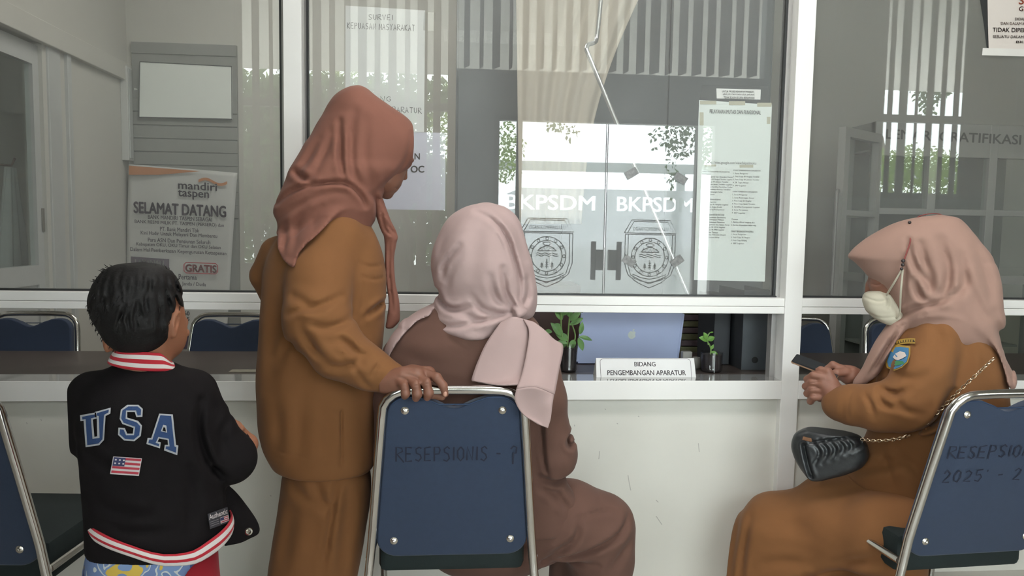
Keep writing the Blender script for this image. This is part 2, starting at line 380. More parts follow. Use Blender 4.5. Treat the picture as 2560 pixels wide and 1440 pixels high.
def blind(label, x0, x1, z0, angs, pitch=.118, width=.125):
    b = empty('vertical_blind', ((x0+x1)/2, YB+.05, z0), label, 'blind', 'vertical blinds at the lobby windows')
    MB().box((x0, YB+.03, HC-.045), (x1, YB+.07, HC-.01)).build('head_rail', wht, b)
    x = x0+.06; i = 0
    while x < x1:
        a = math.radians(angs[i % len(angs)]); u = Vector((math.cos(a), math.sin(a), 0))*width/2; n = Vector((-math.sin(a), math.cos(a), 0))*.0008; c = Vector((x, YB+.05, 0)); v = []
        for z in (z0+.02, HC-.05):
            for q in (-u-n, u-n, u+n, -u+n): v.append(c+q+Vector((0, 0, z)))
        mesh('slat', v, [(0, 1, 5, 4), (1, 2, 6, 5), (2, 3, 7, 6), (3, 0, 4, 7), (3, 2, 1, 0), (4, 5, 6, 7)], slatm, b)
        x += pitch; i += 1
blind('vertical blind of taupe slats at the window left of the glass doors', -1.72, .03, .90, [60, 50, 64, 56, 68, 48, 61])
blind('vertical blind of taupe slats over the glass doors', .05, 2.58, 2.53, [70, 78, 64, 82, 72, 66, 80, 74])
blind('vertical blind of taupe slats at the window right of the glass doors', 2.8, 4.93, 1.56, [8, -18, 14, 8, 6, 4, 10, -40, -28, -46, -32, -38, -34, 8, 10, 12])
# ---------------------------------------------------------------- outdoors, seen in the glass
st(box('ground', (-30, -60, -.2), (30, -3.5, -.1), mat('pale_paving', (.55, .54, .51), .8, var=.1, scale=.7)))
st(MB().prism([(-6, -3.47, 3.50), (-6, -5.6, 2.95), (-6, -5.6, 3.07), (-6, -3.47, 3.62)], (14, 0, 0)).build('roof_porch', mat('porch_soffit', (.82, .78, .72), .8)))
cb = empty('carport', (1, -14, 0), 'long pale carport beam on posts across the yard', 'carport')
MB().box((-9, -14.1, 2.62), (14, -13.9, 2.82)).build('beam', mat('grey_green_paint', (.40, .43, .42), .6), cb)
for x in (-8.8, -1.0, 5.2, 13.6): box('post', (x, -14.08, -.1), (x+.15, -13.92, 2.62), MATS['grey_green_paint'], cb)
bark = mat('grey_bark', (.10, .08, .06), .9, bump=.4, scale=9)
def leafm(n, c): return film_mat(n, c, 0)
lf1 = leafm('dark_green_leaf', (.07, .13, .045)); lf2 = leafm('bright_green_leaf', (.20, .30, .05))
def tree(label, base, trunk_top, blobs, n, lm, size=.05):
    t = empty('tree', base, label, 'tree', 'trees outside the lobby')
    MB().tube(spline([base, (Vector(base)+Vector(trunk_top))/2+Vector((.15, 0, 0)), trunk_top], 5), [.14-.008*i for i in range(11)], 10).build('trunk', bark, t, True)
    rs = random.Random(hash(label) % 999 if False else int(base[0]*100) % 997); v, f = [], []
    tot = sum(r[0]*r[1]*r[2] for _, r in blobs)
    for c, r in blobs:
        for _ in range(max(20, int(n*r[0]*r[1]*r[2]/tot))):
            while True:
                q = Vector((rs.uniform(-1, 1), rs.uniform(-1, 1), rs.uniform(-1, 1)))
                if q.length < 1: break
            p = Vector(c)+Vector((q.x*r[0], q.y*r[1], q.z*r[2]))
            a = Vector((rs.gauss(0, 1), rs.gauss(0, 1), rs.gauss(-.8, .7))).normalized(); b = a.orthogonal().normalized(); b.rotate(Quaternion(a, rs.uniform(0, 6.3)))
            L = size*rs.uniform(.6, 1.4); i = len(v); v += [p, p+a*L*.5+b*L*.26, p+a*L, p+a*L*.5-b*L*.26]; f += [(i, i+1, i+2, i+3)]
    tag(mesh('foliage', v, f, lm, t), kind='stuff')
def vb(px, py, Yv, rx, ry, rz): return (behind(px, py, Yv), (rx, ry, rz))
tree('leafy tree with drooping twigs by the glass doors', (6.3, -9.2, -.1), (6.0, -9.0, 3.6), [vb(1700, 330, 8.6, .26, .3, .42), vb(1680, 440, 8.6, .12, .12, .40), vb(1780, 350, 8.6, .30, .3, .5), vb(1400, 312, 8.0, .24, .2, .10), vb(1430, 330, 8, .10, .1, .14), vb(1850, 300, 8.8, .4, .3, .6), vb(1640, 345, 8.6, .1, .1, .2)], 1800, lf1, .075)
tree('bright green tree seen left of the glass doors', (-3.4, -13, -.1), (-3.2, -13, 3.4), [vb(1262, 380, 12, .42, .5, .62), vb(1100, 400, 12, .5, .6, 1.1), vb(1000, 300, 12, .8, .6, .8), vb(860, 260, 12.5, .9, .6, .9), vb(660, 330, 12.5, .8, .6, 1.2), vb(1110, 250, 12.4, .5, .5, .5)], 9000, lf2, .085)
tree('dense dark tree filling the left window of the lobby', (-2.2, -9.5, -.1), (-2.0, -9.5, 3.2), [vb(960, 480, 8, 1.0, .6, 1.0), vb(760, 450, 8, .9, .6, 1.0), vb(640, 480, 8, .8, .6, 1.0), vb(900, 300, 8.2, 1.0, .5, .5), vb(700, 310, 8.2, .8, .5, .5), vb(1090, 560, 8, .35, .4, .7), vb(1000, 235, 8.2, .9, .5, .32), vb(780, 235, 8.2, .9, .5, .32), vb(640, 235, 8.2, .6, .5, .32)], 26000, lf1, .11)
tree('green tree seen in the right window of the lobby', (9.6, -12.6, -.1), (9.2, -12.6, 3.4), [vb(2290, 420, 11.5, .7, .6, .5), vb(2400, 440, 11.5, .9, .6, .5), vb(2200, 430, 11.5, .6, .5, .5)], 4000, lf2, .085)
tree('dark tree with hanging branches seen in the right window', (7.6, -10.2, -.1), (7.3, -10, 3.6), [vb(2275, 175, 9, .3, .3, .35), vb(2330, 215, 9, .28, .3, .3), vb(2400, 160, 9, .2, .3, .3), vb(2320, 270, 9, .12, .12, .2), vb(2130, 250, 9, .2, .2, .3)], 1500, lf1, .085)
# ================================================================ chairs
chrome = mat('chrome_tube', (.62, .60, .57), .16, 1.0, var=.04, scale=30)
bluef = mat('navy_blue_upholstery', (.022, .038, .078), .75, var=.10, scale=60, bump=.25, bscale=700, sheen=.15)
seatm = mat('shaded_seat_cloth', (.005, .012, .012), .8, var=.1, scale=60, bump=.2, bscale=600)  # blue seat cloth darkened to teal, its shade put into the colour
bluex = mat('navy_piping', (.022, .045, .10), .7)
steel = mat('bolt_steel', (.55, .52, .47), .25, 1.0)
ink2 = mat('faded_marker_ink', (.012, .016, .035), .8)
SF = {'R': [[(0, 0), (.03, 1), (.55, .95), (.62, .7), (.1, .5), (.75, -.05)]], 'E': [[(.6, 1), (.05, .97), (.02, 0), (.62, .04)], [(.04, .5), (.5, .53)]],
 'S': [[(.62, .88), (.4, 1), (.1, .85), (.15, .6), (.5, .45), (.6, .2), (.35, 0), (.03, .1)]], 'P': [[(.05, -.05), (.06, 1), (.5, .97), (.6, .75), (.5, .5), (.08, .45)]],
 'I': [[(.12, 0), (.13, 1)]], 'O': [[(.35, 1), (.05, .75), (.05, .25), (.33, 0), (.62, .25), (.62, .75), (.35, 1)]], 'N': [[(.04, 0), (.06, 1), (.58, 0), (.62, 1)]],
 '-': [[(.1, .5), (.5, .5)]], '7': [[(.03, .85), (.3, 1), (.6, .9), (.55, .55), (.3, .5)], [(.3, .55), (.28, -.25)]], '2': [[(.05, .8), (.3, 1), (.58, .8), (.5, .5), (.05, .05), (.62, .03)]],
 '0': [[(.35, 1), (.05, .6), (.1, .1), (.4, 0), (.6, .4), (.55, .85), (.35, 1)]], '5': [[(.6, 1), (.12, .98), (.1, .58), (.45, .62), (.6, .3), (.4, .02), (.05, .08)]], "'": [[(.12, 1), (.1, .8)]],
 'U': [[(.04, 1), (.06, .25), (.3, 0), (.55, .2), (.6, 1)]], 'V': [[(.02, 1), (.3, 0), (.6, 1)]], 'K': [[(.05, 0), (.05, 1)], [(.6, 1), (.07, .45), (.62, 0)]], 'A': [[(0, 0), (.3, 1), (.62, 0)], [(.1, .36), (.5, .36)]],
 'M': [[(.02, 0), (.08, 1), (.36, .3), (.66, 1), (.72, 0)]], 'Y': [[(.02, 1), (.3, .5), (.6, 1)], [(.3, .5), (.27, 0)]], 'T': [[(0, 1), (.66, 1)], [(.33, 1), (.32, 0)]], 'B': [[(.05, 0), (.06, 1), (.5, .93), (.48, .58), (.08, .52), (.58, .4), (.55, .05), (.05, 0)]],
 'D': [[(.05, 0), (.06, 1), (.5, .8), (.6, .4), (.4, .05), (.05, 0)]], 'G': [[(.6, .85), (.35, 1), (.05, .65), (.1, .15), (.4, 0), (.62, .2), (.62, .45), (.38, .45)]]}
def pen(word, x0, z0, w, h, jit=0.0, seed=3, wi=1.0):
    """polylines of hand lettering in the box x0..x0+w, z0..z0+h"""
    rs = random.Random(seed); adv = [.45 if c in "I'" else .55 if c == ' ' else .9 for c in word]; tot = sum(adv); x = 0; out = []
    for c, a in zip(word, adv):
        for ln in SF.get(c, []):
            out.append([(x0+w*(x+u*wi)/tot, z0+h*(v+rs.uniform(-jit, jit))) for u, v in ln])
        x += a
    return out
def make_chair(label, group='blue stacking chairs in the waiting area', writing=None):
    c = empty('stacking_chair', (0, 0, 0), label, 'chair', group)
    yb = lambda z: -.205-.2159*(z-.40)            # recline of the back
    hw = lambda z: .191+.0886*(.70-z)
    p = [(-.262, -.26, FZ+.012), (-.2325, -.190, .25), (-hw(.42), yb(.42), .42), (-hw(.62), yb(.62), .62), (-hw(.77), yb(.77), .765)]
    k = .066; top = .842; h0 = hw(.77)
    p = [Vector(q) for q in p]+[Vector((-h0+k-k*math.cos(a), yb(.77+(top-.77)*math.sin(a)), top-k+k*math.sin(a)-.003)) for a in (.35, .7, 1.05, 1.35, 1.57)]
    q = [Vector((-v.x, v.y, v.z)) for v in p[::-1]]; p[-1:] = [p[-1]]; path = p+[Vector((x, yb(top), top-.003+.002*math.cos(x*8))) for x in (-.07, 0, .07)]+q
    MB().tube(path, .0122, 14).build('back_frame', chrome, c, True)
    for s in (-1, 1): MB().tube(spline([(s*.2265, -.19, .345), (s*.2265, .0, .342), (s*.2265, .17, .338), (s*.2265, .212, .30), (s*.222, .24, FZ+.012)], 6), .011, 12).build('leg', chrome, c, True)
    MB().tube([(-.224, .10, .334), (.224, .10, .334)], .009, 10).build('crossbar', chrome, c, True)
    MB().tube([(-.231, -.190, .26), (.231, -.190, .26)], .009, 10).build('crossbar', chrome, c, True)
    sm = MB(); sm.box((-.205, -.150, .285), (.205, .225, .400), .02); sm.build('seat', seatm, c, True)
    # backrest panel: rounded below, scooped above
    N = 28; zb, zt = .352, .822; o = []
    ins = .011
    W2 = lambda z: hw(z)-ins
    r = .055
    for i in range(9):
        a = PI/2*i/8; o.append((-(W2(zb)-r)-r*math.sin(a) if False else -(W2(zb+r)-r+r*math.cos(PI/2-a)), zb+r-r*math.sin(PI/2-a)))
    o = [(-(W2(zb+r)-r+r*math.sin(a)), zb+r-r*math.cos(a)) for a in [PI/2*i/8 for i in range(9)]]
    o += [(-W2(.55), .55), (-W2(.68), .68)]
    o += [(-(W2(zt-r)-r+r*math.cos(a)), zt-r+r*math.sin(a)) for a in [PI/2*i/7 for i in range(8)]]
    o += [(-.105, zt), (-.085, zt-.002)]
    sc = [(x, zt-.004-.030*math.exp(-(x/.05)**2)) for x in (-.07, -.055, -.04, -.025, -.012)]
    o += sc; o += [(0, zt-.034)]
    o = o+[(-x, z) for x, z in o[:-1][::-1]]
    bm = bmesh.new(); vs = [bm.verts.new((x, yb(z)+.004, z)) for x, z in o]; f = bm.faces.new(vs)
    bmesh.ops.triangulate(bm, faces=[f]); bmesh.ops.recalc_face_normals(bm, faces=bm.faces[:])
    g = bmesh.ops.extrude_face_region(bm, geom=bm.faces[:]); ve = [e for e in g['geom'] if isinstance(e, bmesh.types.BMVert)]
    for v in ve: v.co.y += .034
    bmesh.ops.recalc_face_normals(bm, faces=bm.faces[:])
    be = [e for e in bm.edges if e.is_manifold and e.calc_face_angle() > .8]
    bmesh.ops.bevel(bm, geom=be, offset=.006, segments=3, affect='EDGES', profile=.6)
    me = bpy.data.meshes.new('backrest'); bm.to_mesh(me); bm.free(); me.materials.append(bluef)
    me.polygons.foreach_set('use_smooth', [True]*len(me.polygons)); me.set_sharp_from_angle(angle=math.radians(40))
    bk = link(bpy.data.objects.new('backrest', me), c)
    pp = [Vector((x*.985, yb(z)+.0055, z-.003)) for x, z in o if z > .80]
    MB().tube(pp, .0022, 6).build('piping', bluex, bk, True)
    for x, z in ((-.126, .783), (.126, .783), (-.159, .402), (.159, .402)):
        b = MB(); b.lathe([(.0105, 0), (.0105, -.002), (.0065, -.0055), (.004, -.006), (.004, -.009), (.0015, -.0105)], (x, yb(z)+.004, z), 'Y', 20)
        for v in b.bm.verts: v.co.y = 2*(yb(z)+.004)-v.co.y if v.co.y > yb(z)+.004 else v.co.y
        b.build('bolt', steel, c, True)
    if writing:
        L = [l for w in writing for l in pen(*w)]
        strokes(L, lambda u, v: (Vector((u, yb(v)+.0012, v)), Vector((0, -1, -.2)).normalized()), .0042, ink2, bk, 'handwriting')
    return c
def place(c, x, y, rz): c.location = (x, y, 0); c.rotation_euler = (0, 0, rz); return c
pc_ = at(1140, 1040, -.735)
chair_mid = place(make_chair('blue chair in the middle with RESEPSIONIS on its back, a seated woman on it', writing=[('RESEPSIONIS - 7', -.150, .640, .325, .040, .04, 3, 1.0)]), .0115, -.445, 0)
pr = at(2326, 1060, -.78)
chair_right = place(make_chair('blue chair at the right with faded RESEPSIONIS 2025 on its back', writing=[('RESEPSIONIS', -.155, .655, .305, .036, .05, 5, 1.0), ("2025' - 2", -.155, .585, .25, .034, .05, 8, 1.0)]), pr.x+.195, -.505, math.radians(4))
pl = at(30, 1090, -.72)
chair_left = place(make_chair('blue chair cut off by the left edge, its right chrome tube in view'), pl.x-.172, -.445, math.radians(-4))
def office_chair(label, px, py, Y, side, rz=PI):
    q = at(px, py, Y); c = make_chair(label, 'blue chairs behind the counter desk'); return place(c, q.x-side*.2, Y+.30 if False else Y-.27+.0, rz)
office_chair('blue chair behind the desk at the far left of the counter', 199, 840, .82, 1)
office_chair('blue chair behind the desk between the boy and the standing woman', 470, 840, .82, -1)
office_chair('blue chair behind the desk, half hidden by the right white post', 2082, 850, .82, 1)
office_chair('blue chair behind the desk, half hidden by the masked woman', 2160, 850, .82, -1)

# ================================================================ office behind the glass
wood = mat('dark_brown_desk_top', (.060, .045, .040), .38, var=.25, scale=7)
dk = empty('office_desk', (0, .35, 0), 'long dark brown desk top running behind the counter windows', 'desk')
yf = atZ(500, 878, .712).y
MB().box((-2.08, .105, .688), (3.0, yf, .712), .002).build('desk_top', wood, dk)
for x in (-2.05, .3, 2.9): box('leg_panel', (x, .13, FZ), (x+.03, yf-.04, .688), wood, dk)
paper = mat('white_paper', (.80, .80, .79), .6, var=.02, scale=5)
grey_ink = mat('grey_print', (.14, .13, .14), .7)
pap = MB().box((0, 0, 0), (.10, .05, .002)).build('slip_of_paper', mat('printed_slip', (.30, .28, .22), .5, var=.5, scale=40)); pap.location = at(575, 936, .16)[:2]+(.712,) if False else (at(572, 938, .14).x, .135, .7122); tag(pap, 'printed slip lying on the dark desk left of the standing woman', 'paper')
# laptop
lapm = mat('periwinkle_aluminium', (.52, .60, .86), .4, .1, var=.02)
ltop = at(1456, 770, .42); lbl = at(1442, 926, .30); lbr = at(1706, 930, .30)
lp = empty('laptop', (lbl.x, .30, .712), 'periwinkle blue laptop, back of its lid to the glass, behind the name sign', 'laptop')
zb0 = .716
pA, pB = Vector((at(1440, 925, .31).x, .31, zb0)), Vector((at(1694, 925, .31).x, .31, zb0)); pC = Vector((at(1712, 770, .24).x+.0, .24, .935)); pD = Vector((at(1454, 770, .24).x, .24, .935))
lid = MB().prism([pA, pB, pC, pD], (0, .006, .001)); bmesh.ops.bevel(lid.bm, geom=[e for e in lid.bm.edges if abs((e.verts[0].co-e.verts[1].co).y) > .004], offset=.008, segments=4, affect='EDGES')
lid.build('lid', lapm, lp)
MB().box((pA.x, .315, .712), (pB.x, .53, .722), .003).build('base', mat('laptop_base', (.05, .06, .12), .4, .3), lp)
def ap(u, v): # on the lid
    return pA+(pB-pA)*u+(pD-pA)*v+(pC-pD-(pB-pA))*u*v+Vector((0, -.0012, 0))
def apple(cx, cy, s):
    o = []
    for i in range(60):
        a = 2*PI*i/60; r = .5*(1+.10*abs(math.sin(a))-.02); x = r*math.cos(a)*1.0; y = r*math.sin(a)*1.05
        if abs(x) < .2 and y > 0: y -= .10*math.cos(x/.2*PI/2)
        if abs(x) < .14 and y < 0: y += .05*math.cos(x/.14*PI/2)
        if y < 0: x *= 1-.28*(y/.55)**2
        d = Vector((x-.62, y-.10)).length
        if d < .25: q = Vector((x-.62, y-.10)).normalized()*.25; x, y = .62+q.x, .10+q.y
        o.append((cx+x*s, cy+y*s))
    leaf = [(cx+s*(.02+.22*t+.05*math.sin(PI*t)), cy+s*(.50+.30*t-.05*math.sin(PI*t))) for t in [i/8 for i in range(9)]]+[(cx+s*(.24-.22*t-.10*math.sin(PI*t)), cy+s*(.80-.30*t+.09*math.sin(PI*t))) for t in [i/8 for i in range(1, 8)]]
    return o, leaf
lw_, lh_ = (pB-pA).length, (pD-pA).length
o1, o2 = apple(0, 0, .033); cc = (.512, .56)
mk = lambda o: [ap(cc[0]+x/lw_, cc[1]+y/lh_) for x, y in o]
a1, a2 = mk(o1), mk(o2)
mesh('logo', a1+a2, [tuple(range(len(a1)))[::-1], tuple(range(len(a1), len(a1)+len(a2)))[::-1]], mat('pale_logo', (.68, .74, .72), .4), lp)
# name sign on the sill: a folded card
sg = empty('name_sign', (at(1615, 940, .05).x, .05, .712), 'folded white BIDANG PENGEMBANGAN APARATUR name card on the sill', 'sign')
A, B = Vector((at(1491, 941, .045).x, .045, .7125)), Vector((at(1740, 942, .045).x, .045, .7125)); Cq, D = Vector((at(1735, 895, .075).x, .075, .7125+.0665)), Vector((at(1490, 895, .075).x, .075, .7125+.0665))
mesh('card', [A, B, Cq, D, A+Vector((0, .065, 0)), B+Vector((0, .065, 0)), Cq+Vector((0, .002, 0)), D+Vector((0, .002, 0))], [(0, 1, 2, 3), (5, 4, 7, 6), (3, 2, 6, 7), (0, 3, 7, 4), (1, 5, 6, 2)], mat('white_card', (.74, .74, .74), .5, var=.02), sg)
cp = lambda u, v: A+(B-A)*u+(D-A)*v+(Cq-D-(B-A))*u*v
cn = (B-A).cross(D-A).normalized()
for t, u0, u1, v0, v1 in (('BIDANG', .385, .60, .56, .80), ('PENGEMBANGAN APARATUR', .11, .90, .10, .36)):
    lettering(t, (0, 0, 0), (1, 0, 0), (0, 0, 1), grey_ink, sg, bold=.016, fn=lambda s, q: cp(u0+(u1-u0)*s, v0+(v1-v0)*q)+cn*.0008)
rr = [(.045, .0), (.04, .82)]+[(.04+.035*(1-math.cos(a)), .82+.14*math.sin(a)) for a in (.5, 1.0, 1.57)]+[(.5, .96)]
strokes([rr+[(1-x, y) for x, y in rr[:-1][::-1]]], lambda u, v: (cp(u, v)+cn*.0007, cn), .0016, grey_ink, sg, 'border_line')
# plants in cut bottles
leafg = mat('soft_green_leaf', (.15, .29, .10), .45, var=.35, scale=25); leafd = mat('pale_green_leaf', (.17, .36, .07), .5, var=.3, scale=25)
stemg = mat('pale_green_stem', (.20, .32, .10), .5)
pet = glass_mat('dusky_plastic_bottle', .10, tint=(.80, .80, .80), rough=.06); soil = mat('dark_water_and_soil', (.035, .028, .03), .5, var=.5, scale=30)
def leaf(bm_, base, d, up, L, w, curl=.4):
    d = Vector(d).normalized(); s = d.cross(Vector(up)).normalized(); n = s.cross(d); rows = []
    for i in range(7):
        t = i/6; ww = w*math.sin(PI*min(1, t*.93+.05))**.8; c = Vector(base)+d*L*t+n*(-curl*L*t*t)
        rows.append([bm_.verts.new(c+s*ww*k*.5+n*abs(k)*ww*.22) for k in (-1, -.5, 0, .5, 1)])
    for a, b in zip(rows, rows[1:]):
        for k in range(4): bm_.faces.new((a[k], a[k+1], b[k+1], b[k]))
def plant(label, base, r, h, stems, leaves, lm, ribs):
    t = empty('potted_plant', base, label, 'plant'); bx, by, bz = base
    prof = [(r*.86, 0), (r*.97, .006)]
    k = 10
    for i in range(k+1): z = .012+(h-.02)*i/k; prof += [(r*(1-.035*(i % 2)*ribs), z)]
    b = MB(); n = 28; rings = []
    for rr_, z in prof: rings.append([b.bm.verts.new((bx+rr_*math.cos(2*PI*j/n), by+rr_*math.sin(2*PI*j/n), bz+z)) for j in range(n)])
    for a_, c_ in zip(rings, rings[1:]):
        for j in range(n): b.bm.faces.new((a_[j], a_[(j+1) % n], c_[(j+1) % n], c_[j]))
    b.bm.faces.new(rings[0][::-1]); b.build('bottle', pet, t, True)
    MB().lathe([(r*.80, .003), (r*.88, .012), (r*.88, h*.78), (r*.5, h*.80)], base, n=24).build('water_and_soil', soil, t, True)
    s = MB()
    for st_ in stems: s.tube(spline(st_, 5), .0028, 8)
    s.build('stem', stemg, t, True)
    l = MB()
    for q in leaves: leaf(l.bm, *q)
    o = l.build('foliage', lm, t, True); tag(o, kind='stuff')
P1 = (at(1418, 935, .17).x, .16, .7125)
g = lambda px, py, Y=.15: at(px, py, Y)
plant('leafy green plant in a ribbed plastic bottle beside the blue laptop', P1, .035, .118,
      [[g(1418, 900), g(1420, 840), g(1424, 790)], [g(1415, 900), g(1404, 830), g(1402, 775)], [g(1420, 880), g(1438, 845), g(1430, 810)]],
      [(g(1404, 800), (-.2, 0, .5), (0, -1, .2), .055, .030), (g(1406, 788), (.3, -.2, .6), (0, -1, .2), .05, .03), (g(1424, 800), (.5, -.3, .45), (0, -1, .2), .05, .026), (g(1420, 850), (-.8, -.2, .5), (0, -1, .3), .05, .03), (g(1418, 860), (-.7, -.2, .05), (0, -1, .4), .05, .03),
       (g(1404, 815), (-.9, 0, .1), (0, -1, .3), .035, .018), (g(1405, 838), (-.5, -.3, .6), (0, -1, .2), .06, .03), (g(1446, 845), (.3, -.2, -.7), (0, -1, .2), .05, .024), (g(1448, 842), (.9, -.2, -.1), (0, -1, .5), .05, .018), (g(1436, 850), (-.3, -.3, -.5), (0, -1, .2), .04, .026),
       (g(1450, 835), (.1, -.1, .5), (0, -1, .2), .045, .020), (g(1424, 812), (.6, 0, .3), (0, -1, .2), .06, .022), (g(1380, 830), (-.6, 0, .1), (0, -1, .5), .03, .018), (g(1424, 792), (-.1, 0, .8), (0, -1, .2), .04, .028), (g(1402, 780), (-.5, 0, .4), (0, -1, .2), .04, .02)], leafg, 1)
P2 = (at(1775, 935, .17).x, .16, .7125)
plant('small seedling in a dark cut plastic bottle right of the name sign', P2, .043, .086,
      [[g(1776, 890), g(1777, 872), g(1772, 858)], [g(1771, 862), g(1768, 845), g(1774, 832)]],
      [(g(1770, 850), (-.6, -.3, .25), (0, -1, .4), .036, .026), (g(1770, 850), (.5, -.2, .3), (0, -1, .4), .026, .022), (g(1765, 846), (-.2, -.3, .5), (0, -1, .4), .025, .02), (g(1777, 873), (.2, -.3, .5), (0, -1, .3), .02, .012), (g(1777, 880), (.8, -.2, -.1), (0, -1, .5), .028, .014), (g(1774, 832), (.8, 0, .2), (0, -1, .3), .018, .006)], leafd, 0)
MB().tube([(P2[0]-.003, P2[1]-.0425, .714), (P2[0]-.002, P2[1]-.0425, .795)], .0012, 6).build('seam', mat('plastic_seam', (.5, .5, .5), .3), bpy.data.objects['potted_plant.001'])
# ring binder with finger hole
bx0, bx1, bx2 = at(1768, 940, .36).x, at(1852, 940, .19).x, at(1922, 938, .19).x
rb = empty('ring_binder', (bx2-.05, .25, .712), 'black lever arch binder with a round finger hole, by the right post', 'binder')
bk_ = mat('black_binder_board', (.024, .027, .033), .5, var=.15, scale=30); 
sp = MB(); sp.box((bx1, .188, .7125), (bx2, .192, 1.03)); sp.build('spine', mat('grey_binder_spine', (.060, .068, .078), .5, var=.1, scale=40), rb)
MB().box((bx1, .193, .7125), (bx1+.004, .46, 1.03)).box((bx2-.004, .193, .7125), (bx2, .46, 1.03)).build('cover', bk_, rb)
hc = at(1887, 900, .188); MB().lathe([(.0125, 0), (.0125, -.002), (.0105, -.002), (.0105, .0005)], (hc.x, .1878, hc.z), 'Y', 24).build('finger_hole', mat('black_void', (.006, .006, .007), .6), rb)
MB().box((bx1+.006, .2, .716), (bx2-.006, .45, 1.0)).build('papers', paper, rb)
MB().box((bx1-.075, .30, .7125), (bx1-.006, .50, 1.0), .003).build('document_box', bk_); tag(bpy.data.objects['document_box'], 'black document box standing left of the ring binder', 'box')
# small things behind the sign
q = at(1717, 893, .26); cbx = MB().box((q.x-.020, .25, .7125), (q.x+.020, .28, .7125+.062), .004).build('charger_block', mat('grey_plastic', (.30, .29, .27), .5)); tag(cbx, 'small grey block standing right of the blue laptop', 'charger')
q = at(1737, 893, .24); MB().lathe([(.019, 0), (.021, .03), (.015, .042), (.006, .044)], (q.x+.004, .235, .7125), n=20).build('paperweight', MATS['grey_plastic'], None, True); tag(bpy.data.objects['paperweight'], 'small rounded grey jar between the laptop and the seedling', 'jar')
folm = [mat('folder_moss', (.12, .12, .06), .6, var=.5, scale=50), mat('folder_plum', (.10, .07, .08), .6, var=.5, scale=50)]
for i in range(7):
    o = MB().box((at(1700, 850, .62).x, .60, .7125+.029*i), (at(1768, 850, .62).x+.04, .80, .7125+.029*i+.026), .003).build('folder', folm[i % 2]); 
    tag(o, 'dark patterned folder in the stack behind the laptop, '+['lowest', 'second from the bottom', 'third from the bottom', 'fourth of seven', 'third from the top', 'second from the top', 'topmost'][i], 'folder', 'folders stacked behind the laptop')
# made-up cupboard shape, its dark colour standing in for the office's dim depth
nav = mat('dim_office_blue_grey', (.15, .163, .172), .6, var=.08, scale=3)
x0, x1 = at(1140, 300, 1.25).x, at(1330, 300, 1.25).x
cu = empty('cupboard_standin', (.9, 1.45, 0), 'added blue grey cupboard shape standing in for the dim depth of the office', 'cupboard')
xa, xb = at(1140, 300, 1.25).x, at(1925, 300, 1.25).x
MB().box((xa, 1.25, .05), (xb, 1.74, 2.62), .004).build('body', nav, cu)
nd = 3
for i in range(nd):
    a = xa+.01+(xb-xa-.02)*i/nd; b = xa+.01+(xb-xa-.02)*(i+1)/nd-.006
    d = MB().box((a, 1.232, .10), (b, 1.249, 2.58), .003).build('cupboard_door', nav, cu); MB().box((b-.06, 1.215, 1.05), (b-.045, 1.231, 1.2), .002).build('handle', alum, d)
MB().box((xa, 1.26, FZ), (xb, 1.72, .05)).build('plinth', dark, cu)
wc = empty('wooden_cabinet', (at(1390, 800, .95).x, .95, 0), 'low dark reddish wooden cabinet behind the leafy plant', 'cabinet')
wd = mat('red_brown_wood', (.075, .038, .032), .45, var=.3, scale=9)
ca, cb_ = at(1180, 800, .9).x, at(1450, 800, .9).x
MB().box((ca, .90, 0), (cb_, 1.2, .99), .004).build('body', wd, wc)
for i in range(2):
    a = ca+.015+(cb_-ca-.03)*i/2; d = MB().box((a, .885, .06), (a+(cb_-ca-.03)/2-.008, .899, .96), .004).build('cabinet_door', wd, wc); MB().ball((a+.03+.12*(1-i), .878, .6), .008).build('knob', steel, d, True)
# cream cloth hanging behind the rod
clm = mat('cream_cloth', (.62, .55, .46), .8, var=.03, scale=4)
E_ = lambda px, py: at(px, py, .80)
vs, fs = [], []; NX, NZ = 40, 20
for j in range(NZ+1):
    t = j/NZ; py = -60+620*t; l = 1290+8*t; r_ = 1625-170*t-40*math.sin(PI*t)
    for i in range(NX+1):
        s_ = i/NX; p = E_(l+(r_-l)*s_, py); vs.append(p+Vector((0, .012*math.sin(s_*34)+.008*math.sin(s_*13+2*t), 0)))
for j in range(NZ):
    for i in range(NX): a = j*(NX+1)+i; fs.append((a, a+1, a+NX+2, a+NX+1))
cl = mesh('curtain', vs, fs, clm, None, True); cl.modifiers.new('thick', 'SOLIDIFY').thickness = .004; tag(cl, 'cream curtain drawn aside, hanging in the office behind the steel rod', 'curtain')
crl = MB().tube([(E_(1270, 0).x, .84, 2.42), (E_(1650, 0).x, .84, 2.42)], .012, 12).build('curtain_rail', alum); tag(crl, 'grey rail carrying the cream curtain', 'curtain rail')
# bent steel rod leaning inside the window
rod = MB().tube(spline([at(1506, -40, .30), at(1500, 20, .30), at(1492, 92, .30), at(1486, 106, .28), at(1470, 112, .24), at(1466, 124, .225)], 6)+[at(1720, 736, .185)]+[], .0085, 12).build('steel_rod', mat('polished_steel', (.85, .86, .88), .22, .85), None, True); tag(rod, 'bent shiny steel rod leaning just inside the middle window', 'rod')
